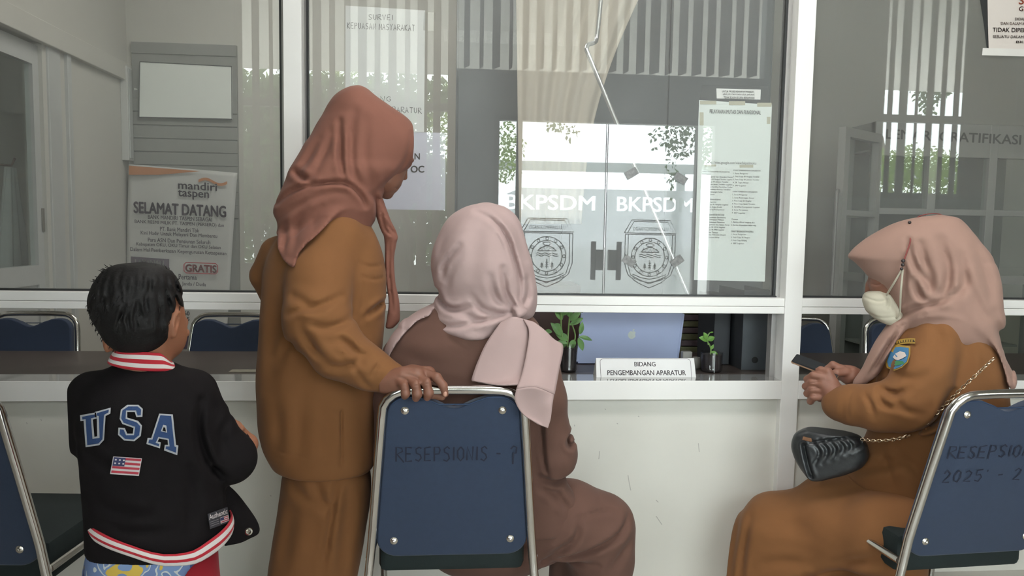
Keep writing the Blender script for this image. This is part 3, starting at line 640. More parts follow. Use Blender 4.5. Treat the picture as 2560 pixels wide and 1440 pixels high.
# left part of the office: whiteboard, slatted panel, meter box, banner, door
gp = mat('grey_slatted_board', (.27, .275, .26), .6, var=.05)
pn = empty('slatted_panel', (at(455, 260, YK-.02).x, YK-.01, 1.9), 'grey slatted board behind the whiteboard and the banner', 'panel')
a, b = at(329, 105, YK-.015), at(592, 112, YK-.015)
MB().box((a.x, YK-.02, .3), (b.x, YK-.002, a.z)).build('board', gp, pn)
for i in range(9): MB().box((a.x, YK-.028, 1.30+.085*i), (b.x, YK-.0195, 1.30+.085*i+.078), .002).build('slat', gp, pn)
MB().box((a.x, YK-.028, a.z-.07), (b.x, YK-.02, a.z)).build('top_rail', gp, pn)
wbd = empty('whiteboard', (at(463, 224, YK-.045).x, YK-.04, 2.0), 'blank whiteboard on the office back wall, upper left', 'whiteboard')
c4 = [at(348, 293, YK-.045), at(580, 298, YK-.045), at(579, 166, YK-.045), at(350, 154, YK-.045)]
MB().prism(c4, (0, .014, 0)).build('board', mat('whiteboard_enamel', (.80, .84, .80), .25, var=.02), wbd)
MB().tube([p+Vector((0, -.002, 0)) for p in c4], .004, 6, closed=True).build('frame', mat('dark_board_frame', (.12, .12, .12), .4), wbd)
mb_ = empty('meter_box', (XL, YK-.2, 1.9), 'pale meter box on the side wall above the banner', 'box')
y0, y1 = atX(302, 300, XL).y, YK-.035
zt0, zb1 = atX(302, 165, XL).z, atX(302, 400, XL).z
MB().box((XL, y0, zb1), (XL+.045, y1, zt0), .004).build('body', mat('pale_grey_enamel', (.55, .56, .54), .4), mb_)
MB().box((XL+.044, y0+.012, zb1+.015), (XL+.05, y1-.012, zt0-.015), .003).build('box_door', mat('clear_grey_cover', (.46, .48, .46), .2), mb_)
for i, z in enumerate((zt0-.13, zt0-.15)): MB().lathe([(.014, 0), (.012, .02)], (XL+.05, y0+.1+.06*i, z), n=14, M=Matrix.Rotation(PI/2, 3, 'Y')).build('knob', [mat('white_knob', (.6, .6, .55), .4), mat('red_brown_knob', (.25, .10, .08), .4)][i], mb_, True)
# banner
bn = empty('banner', (at(455, 640, YK-.09).x, YK-.09, .3), 'white and orange SELAMAT DATANG bank banner hanging below the whiteboard', 'banner')
bm_cl = mat('white_banner_vinyl', (.56, .56, .54), .35, var=.03, scale=5)
vs, fs = [], []; NX, NZ = 24, 40; pxL = lambda t: 320-8*t; pxR = lambda t: 592-28*t
for j in range(NZ+1):
    t = j/NZ
    for i in range(NX+1):
        s_ = i/NX; p = at(pxL(t)+(pxR(t)-pxL(t))*s_, 410+22*s_+(870-410)*t, YK-.09); vs.append(p+Vector((0, .012*math.sin(s_*3+1.5)*math.exp(-t*3)*math.cos(s_*9-5*t)+.004*math.sin(s_*7+t*4), 0)))
for j in range(NZ):
    for i in range(NX): a = j*(NX+1)+i; fs.append((a, a+1, a+NX+2, a+NX+1))
bo = mesh('sheet', vs, fs, bm_cl, bn, True); bo.modifiers.new('thick', 'SOLIDIFY').thickness = .0012
oran = mat('orange_print', (.50, .20, .07), .45); purp = mat('plum_print', (.10, .075, .11), .5); redp = mat('red_print', (.45, .05, .06), .5)
Yb = YK-.108
mesh('orange_stripe', [at(322, 414, Yb), at(500, 428, Yb), at(400, 437, Yb), at(322, 437, Yb)], [(0, 3, 2, 1)], oran, bo)
sl = .052
for t, x0, x1, yt, yb, bd in (('mandiri', 445, 543, 452, 472, .02), ('taspen', 445, 523, 474, 497, .02)): letter_px(t, x0, x1, yt, yb, Yb, purp, bo, bold=bd, slope=.06)
for k in range(3): pass
wv = [at(496+72*i/16, 449-6*math.sin(i/16*2*PI)+4*i/16, Yb) for i in range(17)]
mesh('ribbon_mark', wv+[p+Vector((0, 0, -.018)) for p in wv], [(i, 17+i, 18+i, i+1) for i in range(16)], oran, bo)
letter_px('SELAMAT DATANG', 334, 566, 503, 533, Yb, purp, bo, bold=.045, slope=.048)
for t, x0, x1, yt, yb in (('BANK MANDIRI TASPEN SEBAGAI', 370, 530, 537, 547), ('BANK RESMI MILIK PT. TASPEN (PERSERO) dan', 337, 560, 549, 560), ('PT. Bank Mandiri Tbk', 400, 498, 567, 577), ('Kini Hadir Untuk Melayani Dan Membantu', 352, 543, 577, 589),
    ('Para ASN Dan Pensiunan Seluruh', 370, 526, 594, 604), ('Kabupaten OKU, OKU Timur dan OKU Selatan', 341, 552, 605, 616), ('Dalam Hal Pemberkasan Kepengurusan Ketaspenan', 326, 566, 618, 630), ('Pensiun Pertama', 400, 492, 683, 696), ('Janda / Duda', 455, 515, 704, 716), ('60', 460, 474, 778, 788), ('65', 460, 474, 792, 802)):
    letter_px(t, x0, x1, yt, yb, Yb, purp, bo, bold=.012, slope=.045)
mesh('label_block', [at(327, 668, Yb), at(423, 672, Yb), at(423, 648, Yb), at(327, 641, Yb)], [(0, 1, 2, 3)], purp, bo)
letter_px('LAYANAN', 338, 410, 648, 663, Yb-.004, bm_cl, bo, bold=.03, slope=.04)
gr = [(460+84*u, 656+26*v+3*u) for u, v in ((.06, 0), (.94, 0), (1, .2), (1, .8), (.94, 1), (.06, 1), (0, .8), (0, .2), (.06, 0))]
strokes([gr], lambda u, v: (at(u, v, Yb), Vector((0, -1, 0))), .006, redp, bo, 'badge_outline')
letter_px('GRATIS', 463, 542, 660, 680, Yb-.002, redp, bo, bold=.05, slope=.04)
mesh('lower_stripe', [at(318, 870, Yb), at(475, 872, Yb), at(475, 828, Yb), at(318, 826, Yb)], [(0, 1, 2, 3)], purp, bo)
# office door in the side wall, hinged, with a white cloth behind it
dr = empty('office_door', (XL, 1.40, 0), 'grey framed office door standing open at the far left', 'door')
dal = mat('pale_grey_aluminium', (.50, .51, .50), .4, .1)
ya, yb2 = .62, atX(117, 300, XL).y
for n_, (a, b, c, d) in {'stile': (ya, .0, ya+.07, 2.15), 'stile ': (yb2-.08, 0, yb2, 2.15), 'rail': (ya+.07, 0, yb2-.08, .25), 'rail ': (ya+.07, .93, yb2-.08, 1.03), 'rail  ': (ya+.07, 2.05, yb2-.08, 2.15)}.items():
    box(n_.strip(), (XL-.06, a, b), (XL-.02, c, d), dal, dr)
box('pane', (XL-.043, ya+.07, 1.03), (XL-.037, yb2-.08, 2.05), glassd, dr)
box('lower_panel', (XL-.045, ya+.07, .25), (XL-.03, yb2-.08, .93), dal, dr)
for z in (atX(116, 45, XL).z, atX(121, 550, XL).z, .45):
    h = MB(); h.box((XL-.019, yb2-.045, z-.06), (XL-.012, yb2+.045, z+.06), .001); h.tube([(XL-.010, yb2+.002, z-.062), (XL-.010, yb2+.002, z+.062)], .006, 10); h.build('hinge', mat('dull_hinge_steel', (.28, .26, .23), .4, .8), dr, True)
st(box('trim_doorframe', (XL-.05, yb2+.01, 0), (XL+.012, yb2+.13, 2.17), dal, bev=.004))
st(box('trim_architrave', (XL-.02, yb2+.19, 0), (XL+.02, yb2+.23, 2.17), dal, bev=.004))
vs, fs = [], []; yc = atX(30, 320, XL-.3).y-.03
for j in range(21):
    t = j/20
    for i in range(25): s_ = i/24; vs.append((XL-.32-.05*math.sin(s_*19+t)*(.3+t)-.1*t, yc+(.06+.42*t)*s_*1.1-.05*t, 1.55-1.35*t))
for j in range(20):
    for i in range(24): a = j*25+i; fs.append((a, a+1, a+26, a+25))
cw = mesh('hanging_cloth', vs, fs, mat('white_sheer_cloth', (.62, .64, .62), .5), None, True); cw.modifiers.new('thick', 'SOLIDIFY').thickness = .003; tag(cw, 'white cloth hanging behind the open office door', 'cloth')
MB().tube([(XL-.5, yc+.04, 1.57), (XL-.31, yc+.03, 1.56), (XL-.29, yc+.03, 1.60)], .006, 8).build('hook', mat('brown_hook', (.2, .12, .09), .5), cw, True)
# glazed display cabinet at the right
lm = empty('display_cabinet', (2.7, 1.75, 0), 'white framed glass cabinet lettered LEMARI GRATIFIKASI at the right', 'cabinet')
cfr = mat('dull_white_cabinet_frame', (.34, .335, .32), .45)
g0 = at(2190, 320, 1.45); X0 = g0.x; ZT = at(2190, 303, 1.45).z; YF = 1.45; X1 = X0+1.05
ft = MB()
for x in (X0, X0+.335, X0+.70, X1-.05): ft.box((x, YF, FZ), (x+.05, YF+.05, ZT), .003)
for z, h in ((ZT-.19, .19), (.98, .05), (1.38, .035), (.05, .1)): ft.box((X0, YF+.003, z), (X1, YF+.047, z+h), .002)
YS = 1.75
for y in (YF+.28,): ft.box((X0, y, FZ), (X0+.04, y+.04, ZT), .003)
for z, h in ((ZT-.06, .06), (1.36, .035), (.98, .05)): ft.box((X0+.003, YF+.05, z), (X0+.037, YF+.3, z+h))
ft.build('frame', cfr, lm)
box('pane', (X0+.05, YF+.02, .1), (X1-.05, YF+.026, ZT-.19), glassd, lm)
box('back_panel', (X0, 1.76, 0), (X1, 1.778, ZT), mat('cabinet_interior', (.16, .16, .15), .7), lm)
for z in (.6, 1.40, 1.75): box('shelf', (X0+.05, YF+.06, z), (X1-.05, 1.755, z+.012), cfr, lm)
letter_px('LEMARI GRATIFIKASI', 2214, 2552, 322, 347, YF-.002, grey_ink, lm, bold=.02, slope=.045)
hx = at(2084, 500, 1.2); MB().tube(spline([(hx.x+.03, 1.2, 1.48), (hx.x, 1.17, 1.46), (hx.x, 1.17, 1.1), (hx.x, 1.17, .9), (hx.x+.03, 1.2, .88)], 6), .010, 10).build('handle', alum, lm, True)
a_ = at(2098, 320, 1.2); A2 = Vector((a_.x, 1.2, 0)); B2 = Vector((X0+.01, YF+.01, 0)); dv = B2-A2
dp = MB(); pr_ = lambda t0, t1, z0, z1: dp.prism([A2+dv*t0+Vector((0, 0, z0)), A2+dv*t1+Vector((0, 0, z0)), A2+dv*t1+Vector((0, 0, z1)), A2+dv*t0+Vector((0, 0, z1))], (.02, -.035, 0))
ZA = at(2098, 318, 1.2).z
pr_(0, .12, FZ, ZA); pr_(.9, 1, FZ, ZA); pr_(.12, .9, ZA-.05, ZA); pr_(.12, .9, 1.36, 1.39); pr_(.12, .9, FZ, .1); dp.build('side_door_frame', cfr, lm)
sp_ = MB(); sp_.prism([A2+dv*.12+Vector((.005, 0, .1)), A2+dv*.9+Vector((.005, 0, .1)), A2+dv*.9+Vector((.005, 0, ZA-.05)), A2+dv*.12+Vector((.005, 0, ZA-.05))], (.003, -.005, 0)).build('side_pane', glassd, lm)
# ================================================================ notices on the glass
def sheet(name, label, corners, Y, m, cat='notice', thick=.0008):
    o = MB().prism([at(*c, Y) for c in corners], (0, thick, 0)).build(name, m); return tag(o, label, cat)
YI = GY+.0045
s1 = sheet('notice', 'tall white SURVEI KEPUASAN MASYARAKAT notice behind the standing woman', [(863, 335), (1060, 330), (1063, 26), (864, 14)], YI, paper)
hand = mat('thin_grey_ink', (.17, .16, .16), .7)
def hw_px(word, x0, x1, yt, yb, parent, Y, w=.0022, slope=0.0, jit=.03, seed=4):
    L = pen(word, 0, 0, 1, 1, jit, seed)
    strokes(L, lambda u, v: (at(x0+(x1-x0)*u*1.02, yb+(yt-yb)*v+slope*(x1-x0)*u, Y), Vector((0, -1, 0))), w, hand, parent)
YT = YI-.0006
hw_px('SURVEI', 921, 984, 36, 49, s1, YT, slope=.02); hw_px('KEPUASAN MASYARAKAT', 868, 1036, 56, 71, s1, YT, slope=.04)
hw_px('BIDANG', 895, 980, 239, 251, s1, YT, slope=.03); hw_px('PENGEMBANGAN APARATUR', 835, 1052, 261, 275, s1, YT, slope=.04)
mesh('tape', [at(x, y, YT-.0003) for x, y in ((1058, 76), (1086, 78), (1089, 32), (1060, 30))], [(0, 1, 2, 3)], glass_mat('clear_tape', .16), s1)
s2 = sheet('notice', 'pale lavender notice beside the standing woman, ending in the letters OC', [(905, 522), (1113, 526), (1114, 332), (905, 328)], YI+.0015, mat('lavender_paper', (.66, .65, .75), .5, var=.04, scale=6))
letter_px('N', 1036, 1050, 383, 399, YI+.0009, hand, s2, bold=.03); letter_px('OC', 1026, 1061, 414, 432, YI+.0009, hand, s2, bold=.04)
s3 = sheet('notice', 'long pale green PELAYANAN MUTASI DAN FUNGSIONAL notice on the right of the middle window', [(1735, 700), (1912, 704), (1921, 478), (1930, 262), (1748, 250), (1746, 300), (1742, 470)], YI, mat('pale_green_paper', (.74, .79, .77), .5, var=.02, scale=5))
letter_px('PELAYANAN MUTASI DAN FUNGSIONAL', 1774, 1902, 273, 283, YT, grey_ink, s3, bold=.012, slope=.03)
letter_px('https://sites.google.com/view/bkpsdmoku', 1766, 1890, 402, 411, YT, hand, s3, slope=.02)
tape = mat('yellowed_tape', (.48, .46, .36), .35)
for x0, y0, x1, y1 in ((1750, 252, 1791, 261), (1822, 253, 1863, 263), (1893, 257, 1929, 267), (1749, 281, 1759, 313), (1762, 411, 1790, 416), (1849, 412, 1883, 419), (1917, 292, 1926, 310)):
    mesh('tape', [at(x0, y1, YT-.0003), at(x1, y1, YT-.0003), at(x1, y0, YT-.0003), at(x0, y0, YT-.0003)], [(0, 1, 2, 3)], tape, s3)
lines_l = ['SYARAT PENGANGKATAN DALAM JABATAN', 'FUNGSIONAL', '1. Surat Pengantar dari Perangkat Daerah', '2. Foto Copy SK Pangkat Terakhir Legalisir', '3. Foto Copy SK Jabatan Terakhir', '4. Foto Copy Ijazah Terakhir Legalisir', '5. Foto Copy Sertifikat Pendidikan Profesi', '6. Hasil Penilaian Kinerja Terakhir', '7. Surat Keterangan Sehat', '8. Peta Jabatan', '', 'SYARAT KENAIKAN JENJANG', '1. Surat Pengantar', '2. Foto Copy SK Pangkat Legalisir', '3. Penetapan Angka Kredit', '4. Sertifikat Uji Kompetensi', '', 'SYARAT PINDAH ANTAR INSTANSI', '1. Surat Permohonan Bermeterai', '2. Surat Persetujuan Melepas', '3. Surat Persetujuan Menerima', '4. Analisis Jabatan dan Beban Kerja', '5. Foto Copy SK CPNS Legalisir', '6. Foto Copy SK PNS Legalisir', '7. Surat Bebas Temuan', '8. Surat Bebas Hukuman Disiplin', '9. Daftar Riwayat Hidup']
lines_r = ['SYARAT PEMBERHENTIAN DARI JABATAN', '1. Surat Pengantar', '2. Foto Copy SK Pangkat Terakhir', '3. Foto Copy SK Jabatan Terakhir', '4. SK Tugas Belajar', '5. SKP Legalisir', '', 'SYARAT PEMBEBASAN DARI JABATAN', '1. Surat Pengantar', '2. Surat Keterangan Atasan', '3. Foto Copy SK Pangkat', '4. Foto Copy Ijazah Terakhir', '5. Sertifikat Kompetensi Legalisir', '6. Surat Pernyataan', '7. SKP Legalisir', '', 'Catatan', '1. Berkas dibuat rangkap dua', '2. Berkas dimasukkan dalam map', '', 'SYARAT PENGANGKATAN KEMBALI', '1. Surat Pengantar', '2. Foto Copy SK Pangkat', '3. Foto Copy Karpeg', '4. SKP Legalisir']
for L_, xa_, y0, dy in ((lines_l, 1756, 427, 6.3), (lines_r, 1833, 424, 7.6)):
    for i, t in enumerate(L_):
        if t: y = y0+i*dy; xs = xa_-(y-424)*.035; letter_px(t, xs, xs+min(76, 2.0*len(t)+2), y, y+4.4, YT, hand, s3, slope=.02, bold=.006)
s4 = sheet('notice', 'small white three line slip above the PELAYANAN notice', [(1792, 246), (1901, 249), (1902, 224), (1791, 221)], YI-.001, paper)
for i, t in enumerate(('UNTUK PROSES KENAIKAN PANGKAT,', 'USUL MUTASI DAN USUL JAFUNG', 'TIDAK BOLEH SECARA BERSAMAAN')): letter_px(t, 1805+i*2, 1886, 226+i*7.4, 231.5+i*7.4, YI-.0016, grey_ink, s4, bold=.008, slope=.015)
slv = sheet('plastic_sleeve', 'clear plastic sleeve edge around the small slip', [(1750, 246), (1920, 254), (1920, 216), (1756, 212)], YI-.0005, glass_mat('clear_sleeve', .09), 'sleeve')
pk = mat('pinkish_paper', (.66, .60, .56), .5, var=.02, scale=5); YO = GY-.006
s5 = sheet('notice', 'pinkish TIDAK DIPERBOLEHKAN notice in the upper right corner', [(2472, 122), (2700, 128), (2705, -80), (2468, -80), (2470, 60)], YO, pk)
redi = mat('red_brown_ink', (.55, .14, .09), .6); pki = mat('brown_grey_ink', (.24, .17, .15), .6)
for t, x0, x1, yt, yb, m_ in (('SETOP', 2546, 2640, -10, 11, redi), ('GRATIFIKASI', 2547, 2640, 16, 28, redi), ('DIDALAM PELAYANAN INI', 2537, 2640, 44, 51, pki), ('DAN DALAM KEPERLUAN APAPUN', 2502, 2640, 55, 62, pki), ('TIDAK DIPERBOLEHKAN', 2481, 2640, 69, 80, pki), ('SESUATU DALAM BENTUK APAPUN', 2482, 2640, 88, 95, pki), ('BKPSDM', 2540, 2600, 102, 108, pki)): letter_px(t, x0, x1, yt, yb, YO-.0015, m_, s5, bold=.012, slope=.01)
s6 = sheet('adhesive_tape', 'strip of clear white tape under the pinkish notice', [(2455, 138), (2700, 145), (2700, 126), (2457, 120)], YO-.003, mat('white_tape', (.72, .70, .67), .25), 'tape')
dks = sheet('black_backing', 'black torn backing showing left of the pinkish notice', [(2467, 119), (2482, 124), (2482, -80), (2438, -80), (2460, 60)], YO+.002, dark, 'card')
patchm = mat('dark_scratched_tape', (.14, .135, .13), .35, var=.7, scale=90)
for nm, (cx, cy, an) in zip(('upper left', 'upper right', 'lower left', 'lower right'), ((1579, 433, 30), (1702, 446, -32), (1573, 653, -34), (1693, 653, 36))):
    a = math.radians(an); c, s_ = math.cos(a), math.sin(a); cor = [(cx+x*c+y*s_, cy-x*s_+y*c) for x, y in ((-16, 10), (16, 10), (16, -10), (-16, -10))]
    o = sheet('tape_patch', 'dark scratched tape patch on the middle window, '+nm+' of four', cor, GY-.0045, patchm, 'tape'); o['group'] = 'tape patches on the middle window'
# ================================================================ cloth and bodies: distance fields turned into closed meshes
class Frame:
    """upright plane through a person, square to the line of sight; local axes u (right), w (away), z (up)"""
    def __init__(s, px, Y):
        s.o = at(px, 575, Y); d = Vector((s.o.x-CP.x, s.o.y-CP.y, 0)).normalized(); s.w = d; s.u = Vector((d.y, -d.x, 0)); s.o = Vector((s.o.x, s.o.y, 0))
    def L(s, px, py, w=0.0):
        d = ray(px, py); t = (w-(CP-s.o).dot(s.w))/d.dot(s.w); p = CP+d*t-s.o
        return Vector((p.dot(s.u), w, p.z))
    def W(s, l): return s.o+s.u*l[0]+s.w*l[1]+Vector((0, 0, l[2]))
    def P(s, px, py, w=0.0): return s.W(s.L(px, py, w))
    def loc(s, P): p = Vector(P)-s.o; return Vector((p.dot(s.u), p.dot(s.w), p.z))
    def mpp(s, w=0.0): return (s.L(1300, 600, w)-s.L(1299, 600, w)).length   # metres per pixel
def cubic(x, xs, ys):
    xs = np.asarray(xs, float); ys = np.asarray(ys, float); o = np.argsort(xs); xs, ys = xs[o], ys[o]
    if len(xs) < 3: return np.interp(x, xs, ys)
    h = np.diff(xs); dl = np.diff(ys)/h; m = np.zeros_like(ys)
    for i in range(1, len(xs)-1):
        if dl[i-1]*dl[i] > 0: w1, w2 = 2*h[i]+h[i-1], h[i]+2*h[i-1]; m[i] = (w1+w2)/(w1/dl[i-1]+w2/dl[i])
    m[0], m[-1] = dl[0], dl[-1]
    x = np.clip(x, xs[0], xs[-1]); k = np.clip(np.searchsorted(xs, x)-1, 0, len(xs)-2); t = (x-xs[k])/h[k]
    return ys[k]*(2*t**3-3*t**2+1)+h[k]*m[k]*(t**3-2*t**2+t)+ys[k+1]*(-2*t**3+3*t**2)+h[k]*m[k+1]*(t**3-t**2)
def smooth_front(g, F, xs, ys, lift, pc=4):
    """a smooth surface just above the near side of a garment: cubic fit of its depth over a traced area; returns f(px, py, extra) -> world point"""
    R = []; lo, n, h = g.lo, g.n, g.h
    for px in np.linspace(xs[0], xs[1], 24):
        for py in np.linspace(ys[0], ys[1], 24):
            for w in np.arange(lo[1], lo[1]+(n[1]-1)*h, h*.5):
                p = F.L(px, py, w); a, b, c = [int(round((p[i]-lo[i])/h)) for i in range(3)]
                if 0 <= a < n[0] and 0 <= c < n[2] and g.D[a, b, c] < 0: R.append((px, py, w+float(g.D[a, b, c]))); break
    R = np.array(R); cx, cy, sx, sy = (xs[0]+xs[1])/2, (ys[0]+ys[1])/2, (xs[1]-xs[0])/2, (ys[1]-ys[0])/2
    B = lambda x, y: np.stack([x**i*y**j for i in range(4) for j in range(4-i)], -1)
    q, *_ = np.linalg.lstsq(B((R[:, 0]-cx)/sx, (R[:, 1]-cy)/sy), R[:, 2], rcond=None); res = R[:, 2]-B((R[:, 0]-cx)/sx, (R[:, 1]-cy)/sy)@q; off = float(np.percentile(res, pc))
    return lambda px, py, ex=0.0: F.P(px, py, float(B(np.array((px-cx)/sx), np.array((py-cy)/sy))@q)+off-lift-ex)
class SDF:
    def __init__(s, F, lo, hi, h):
        s.F = F; s.h = h; s.lo = np.array(lo, float); n = np.ceil((np.array(hi)-s.lo)/h).astype(int)+1
        s.u = (s.lo[0]+h*np.arange(n[0])).astype(np.float32)[:, None, None]; s.w = (s.lo[1]+h*np.arange(n[1])).astype(np.float32)[None, :, None]; s.z = (s.lo[2]+h*np.arange(n[2])).astype(np.float32)[None, None, :]
        s.n = n; s.D = None
    def add(s, d, k=.012):
        d = np.broadcast_to(d, tuple(s.n)).astype(np.float32)
        if s.D is None: s.D = d.copy()
        elif k <= 0: s.D = np.minimum(s.D, d)
        else:
            q = np.maximum(k-np.abs(s.D-d), 0)/k; s.D = np.minimum(s.D, d)-q*q*k*.25
        return s
    def cut(s, d, k=.004):
        q = np.maximum(k-np.abs(s.D-d), 0)/k; s.D = np.maximum(s.D, d)+q*q*k*.25; return s
    def cone(s, a, b, ra, rb):
        a, b = np.array(a, float), np.array(b, float); ab = b-a; L2 = max(1e-9, (ab**2).sum())
        pu, pw, pz = s.u-a[0], s.w-a[1], s.z-a[2]
        t = np.clip((pu*ab[0]+pw*ab[1]+pz*ab[2])/L2, 0, 1)
        return np.sqrt((pu-t*ab[0])**2+(pw-t*ab[1])**2+(pz-t*ab[2])**2)-(ra+(rb-ra)*t)
    def chain(s, pts, rs, k=.01):
        d = None
        for (a, b), (ra, rb) in zip(zip(pts, pts[1:]), zip(rs, rs[1:])):
            e = s.cone(a, b, ra, rb)
            if d is None: d = e
            else: q = np.maximum(k-np.abs(d-e), 0)/k; d = np.minimum(d, e)-q*q*k*.25
        return d
    def ell(s, c, r, R=None):
        p = [s.u-c[0], s.w-c[1], s.z-c[2]]
        if R is not None: R = np.array(R); p = [R[0, i]*p[0]+R[1, i]*p[1]+R[2, i]*p[2] for i in range(3)]
        k0 = np.sqrt(sum((p[i]/r[i])**2 for i in range(3))); k1 = np.sqrt(sum((p[i]/r[i]**2)**2 for i in range(3)))+1e-6
        return k0*(k0-1)/k1
    def loft(s, rows, cap=.02, pw=2.0):
        """rows (py, left px, right px, w centre, w radius or (near, far)); horizontal slices through the body"""
        F = s.F; zs, uc, ru, wc, rn, rf = [], [], [], [], [], []
        for py, pl, pr, w, rw in rows:
            a, b = F.L(pl, py, w), F.L(pr, py, w); zs.append((a.z+b.z)/2); uc.append((a.x+b.x)/2); ru.append((b.x-a.x)/2); wc.append(w)
            n, f = rw if hasattr(rw, '__len__') else (rw, rw); rn.append(n); rf.append(f)
        z = s.z[0, 0, :].astype(float); C = lambda v: cubic(z, zs, v).astype(np.float32)[None, None, :]
        du, dw = s.u-C(uc), s.w-C(wc); RU, RN, RF = np.maximum(C(ru), .004), np.maximum(C(rn), .004), np.maximum(C(rf), .004); RW = np.where(dw < 0, RN, RF)
        if pw == 2.0: k0 = np.sqrt((du/RU)**2+(dw/RW)**2)
        else: k0 = (np.abs(du/RU)**pw+np.abs(dw/RW)**pw)**(1/pw)
        k1 = np.sqrt((du/RU**2)**2+(dw/RW**2)**2)+1e-6
        d = np.where(k0 < .2, -np.minimum(RU, RW)*(1-k0), (k0-1)*np.minimum(k0/k1, np.maximum(RU, RW)))
        zt, zb = max(zs), min(zs); e = np.maximum(s.z-zt, zb-s.z)+0*d; k = cap
        q = np.maximum(k-np.abs(d-e), 0)/k; return np.maximum(d, e)+q*q*k*.25
    def line2(s, pts, w):
        """distance in the picture plane from a traced polyline"""
        Q = [s.F.L(x, y, w) for x, y in pts]; Q = spline([Vector((q.x, 0, q.z)) for q in Q], 4) if len(Q) > 2 else [Vector((q.x, 0, q.z)) for q in Q]
        u, z = s.u[:, 0, :], s.z[:, 0, :]; best = None; T = None; n = len(Q)-1
        for i, (a, b) in enumerate(zip(Q, Q[1:])):
            dx, dz = b.x-a.x, b.z-a.z; L2 = max(1e-9, dx*dx+dz*dz); t = np.clip(((u-a.x)*dx+(z-a.z)*dz)/L2, 0, 1)
            d = np.sqrt((u-a.x-t*dx)**2+(z-a.z-t*dz)**2); tt = (i+t)/n
            if best is None: best, T = d, tt
            else: m = d < best; best = np.where(m, d, best); T = np.where(m, tt, T)
        return best, T
    FOLD = 1.65
    def crease(s, pts, wd=.008, dp=.006, w=0.0, wmax=None, taper=True, ridge=.35):
        """a fold: valley along the traced line with soft ridges beside it, on the side facing the viewer (w < wmax)"""
        d, t = s.line2(pts, w); a = dp*s.FOLD*(np.sin(np.pi*np.clip(t, .06, .94))**.6 if taper else 1.0)
        g = a*(np.exp(-(d/wd)**2)-ridge*np.exp(-((d-2.1*wd)/(1.1*wd))**2))
        g = g[:, None, :]
        if wmax is not None: g = g*(1/(1+np.exp((s.w-wmax)/.012)))
        s.D = s.D+g.astype(np.float32); return s
    def poly(s, pts, w):
        """signed distance, in the picture plane, to a traced outline (negative inside)"""
        Q = [s.F.L(x, y, w) for x, y in pts]; Q = spline([Vector((q.x, 0, q.z)) for q in Q+[Q[0]]], 5)[:-1]
        u, z = s.u[:, 0, :], s.z[:, 0, :]; best = np.full((u*z).shape, 9.0); ins = np.zeros(best.shape, bool)
        for a, b in zip(Q, Q[1:]+Q[:1]):
            dx, dz = b.x-a.x, b.z-a.z; L2 = max(1e-12, dx*dx+dz*dz); t = np.clip(((u-a.x)*dx+(z-a.z)*dz)/L2, 0, 1)
            best = np.minimum(best, np.hypot(u-a.x-t*dx, z-a.z-t*dz)); c = (a.z > z) != (b.z > z)
            with np.errstate(divide='ignore', invalid='ignore'): ins ^= c & (u < (b.x-a.x)*(z-a.z)/(b.z-a.z if b.z != a.z else 1e-9)+a.x)
        return np.where(ins, -best, best)[:, None, :].astype(np.float32)
    def ripple(s, amp, fu, fw, fz, ph=0.0, amp2=None):
        s.D = s.D+(amp*np.sin(fu*s.u+fw*s.w+fz*s.z+ph)).astype(np.float32); return s
    def wrinkle(s, amp, f, seed=1):
        r = np.random.RandomState(seed); g = 0
        for i in range(5):
            k = r.normal(size=3); k = k/np.linalg.norm(k)*f*r.uniform(.6, 1.5); g = g+np.sin(k[0]*s.u+k[1]*s.w+k[2]*s.z+r.uniform(0, 6)+.9*np.sin(.6*(k[2]*s.u-k[0]*s.z)))
        s.D = s.D+(1.5*amp*g/3).astype(np.float32); return s
    def polys(s):
        D = s.D.copy(); D[0] = D[-1] = 1; D[:, 0] = D[:, -1] = 1; D[:, :, 0] = D[:, :, -1] = 1
        I = D < 0; nx, ny, nz = D.shape; c = [I[a:nx-1+a, b:ny-1+b, e:nz-1+e] for a in (0, 1) for b in (0, 1) for e in (0, 1)]
        al = c[0].copy(); an = c[0].copy()
        for q in c[1:]: al &= q; an |= q
        act = np.argwhere(an & ~al); idx = -np.ones((nx-1, ny-1, nz-1), np.int64); idx[tuple(act.T)] = np.arange(len(act))
        off = np.array([(a, b, e) for a in (0, 1) for b in (0, 1) for e in (0, 1)]); val = np.stack([D[tuple((act+o).T)] for o in off], 1)
        acc = np.zeros((len(act), 3)); cnt = np.zeros(len(act))
        for i in range(8):
            for j in range(i+1, 8):
                if np.abs(off[i]-off[j]).sum() == 1:
                    a, b = val[:, i], val[:, j]; m = (a < 0) != (b < 0); t = np.where(m, a/np.where(m, a-b, 1), 0)
                    acc += np.where(m[:, None], off[i]+t[:, None]*(off[j]-off[i]), 0); cnt += m
        V = s.lo+(act+acc/cnt[:, None])*s.h; Fs = []
        for ax in range(3):
            sl = [slice(None)]*3; s0 = list(sl); s1 = list(sl); s0[ax] = slice(0, -1); s1[ax] = slice(1, None)
            A, B = I[tuple(s0)], I[tuple(s1)]; e = np.argwhere(A != B); b, c2 = [(1, 2), (2, 0), (0, 1)][ax]
            e = e[(e[:, b] > 0) & (e[:, c2] > 0) & (e[:, b] < D.shape[b]-1) & (e[:, c2] < D.shape[c2]-1)]
            fl = A[tuple(e.T)]; q = []
            for db, dc in ((-1, -1), (0, -1), (0, 0), (-1, 0)):
                o = e.copy(); o[:, b] += db; o[:, c2] += dc; q.append(idx[tuple(o.T)])
            q = np.stack(q, 1); q[~fl] = q[~fl][:, ::-1]; Fs.append(q[(q >= 0).all(1)])
        return V, np.concatenate(Fs)
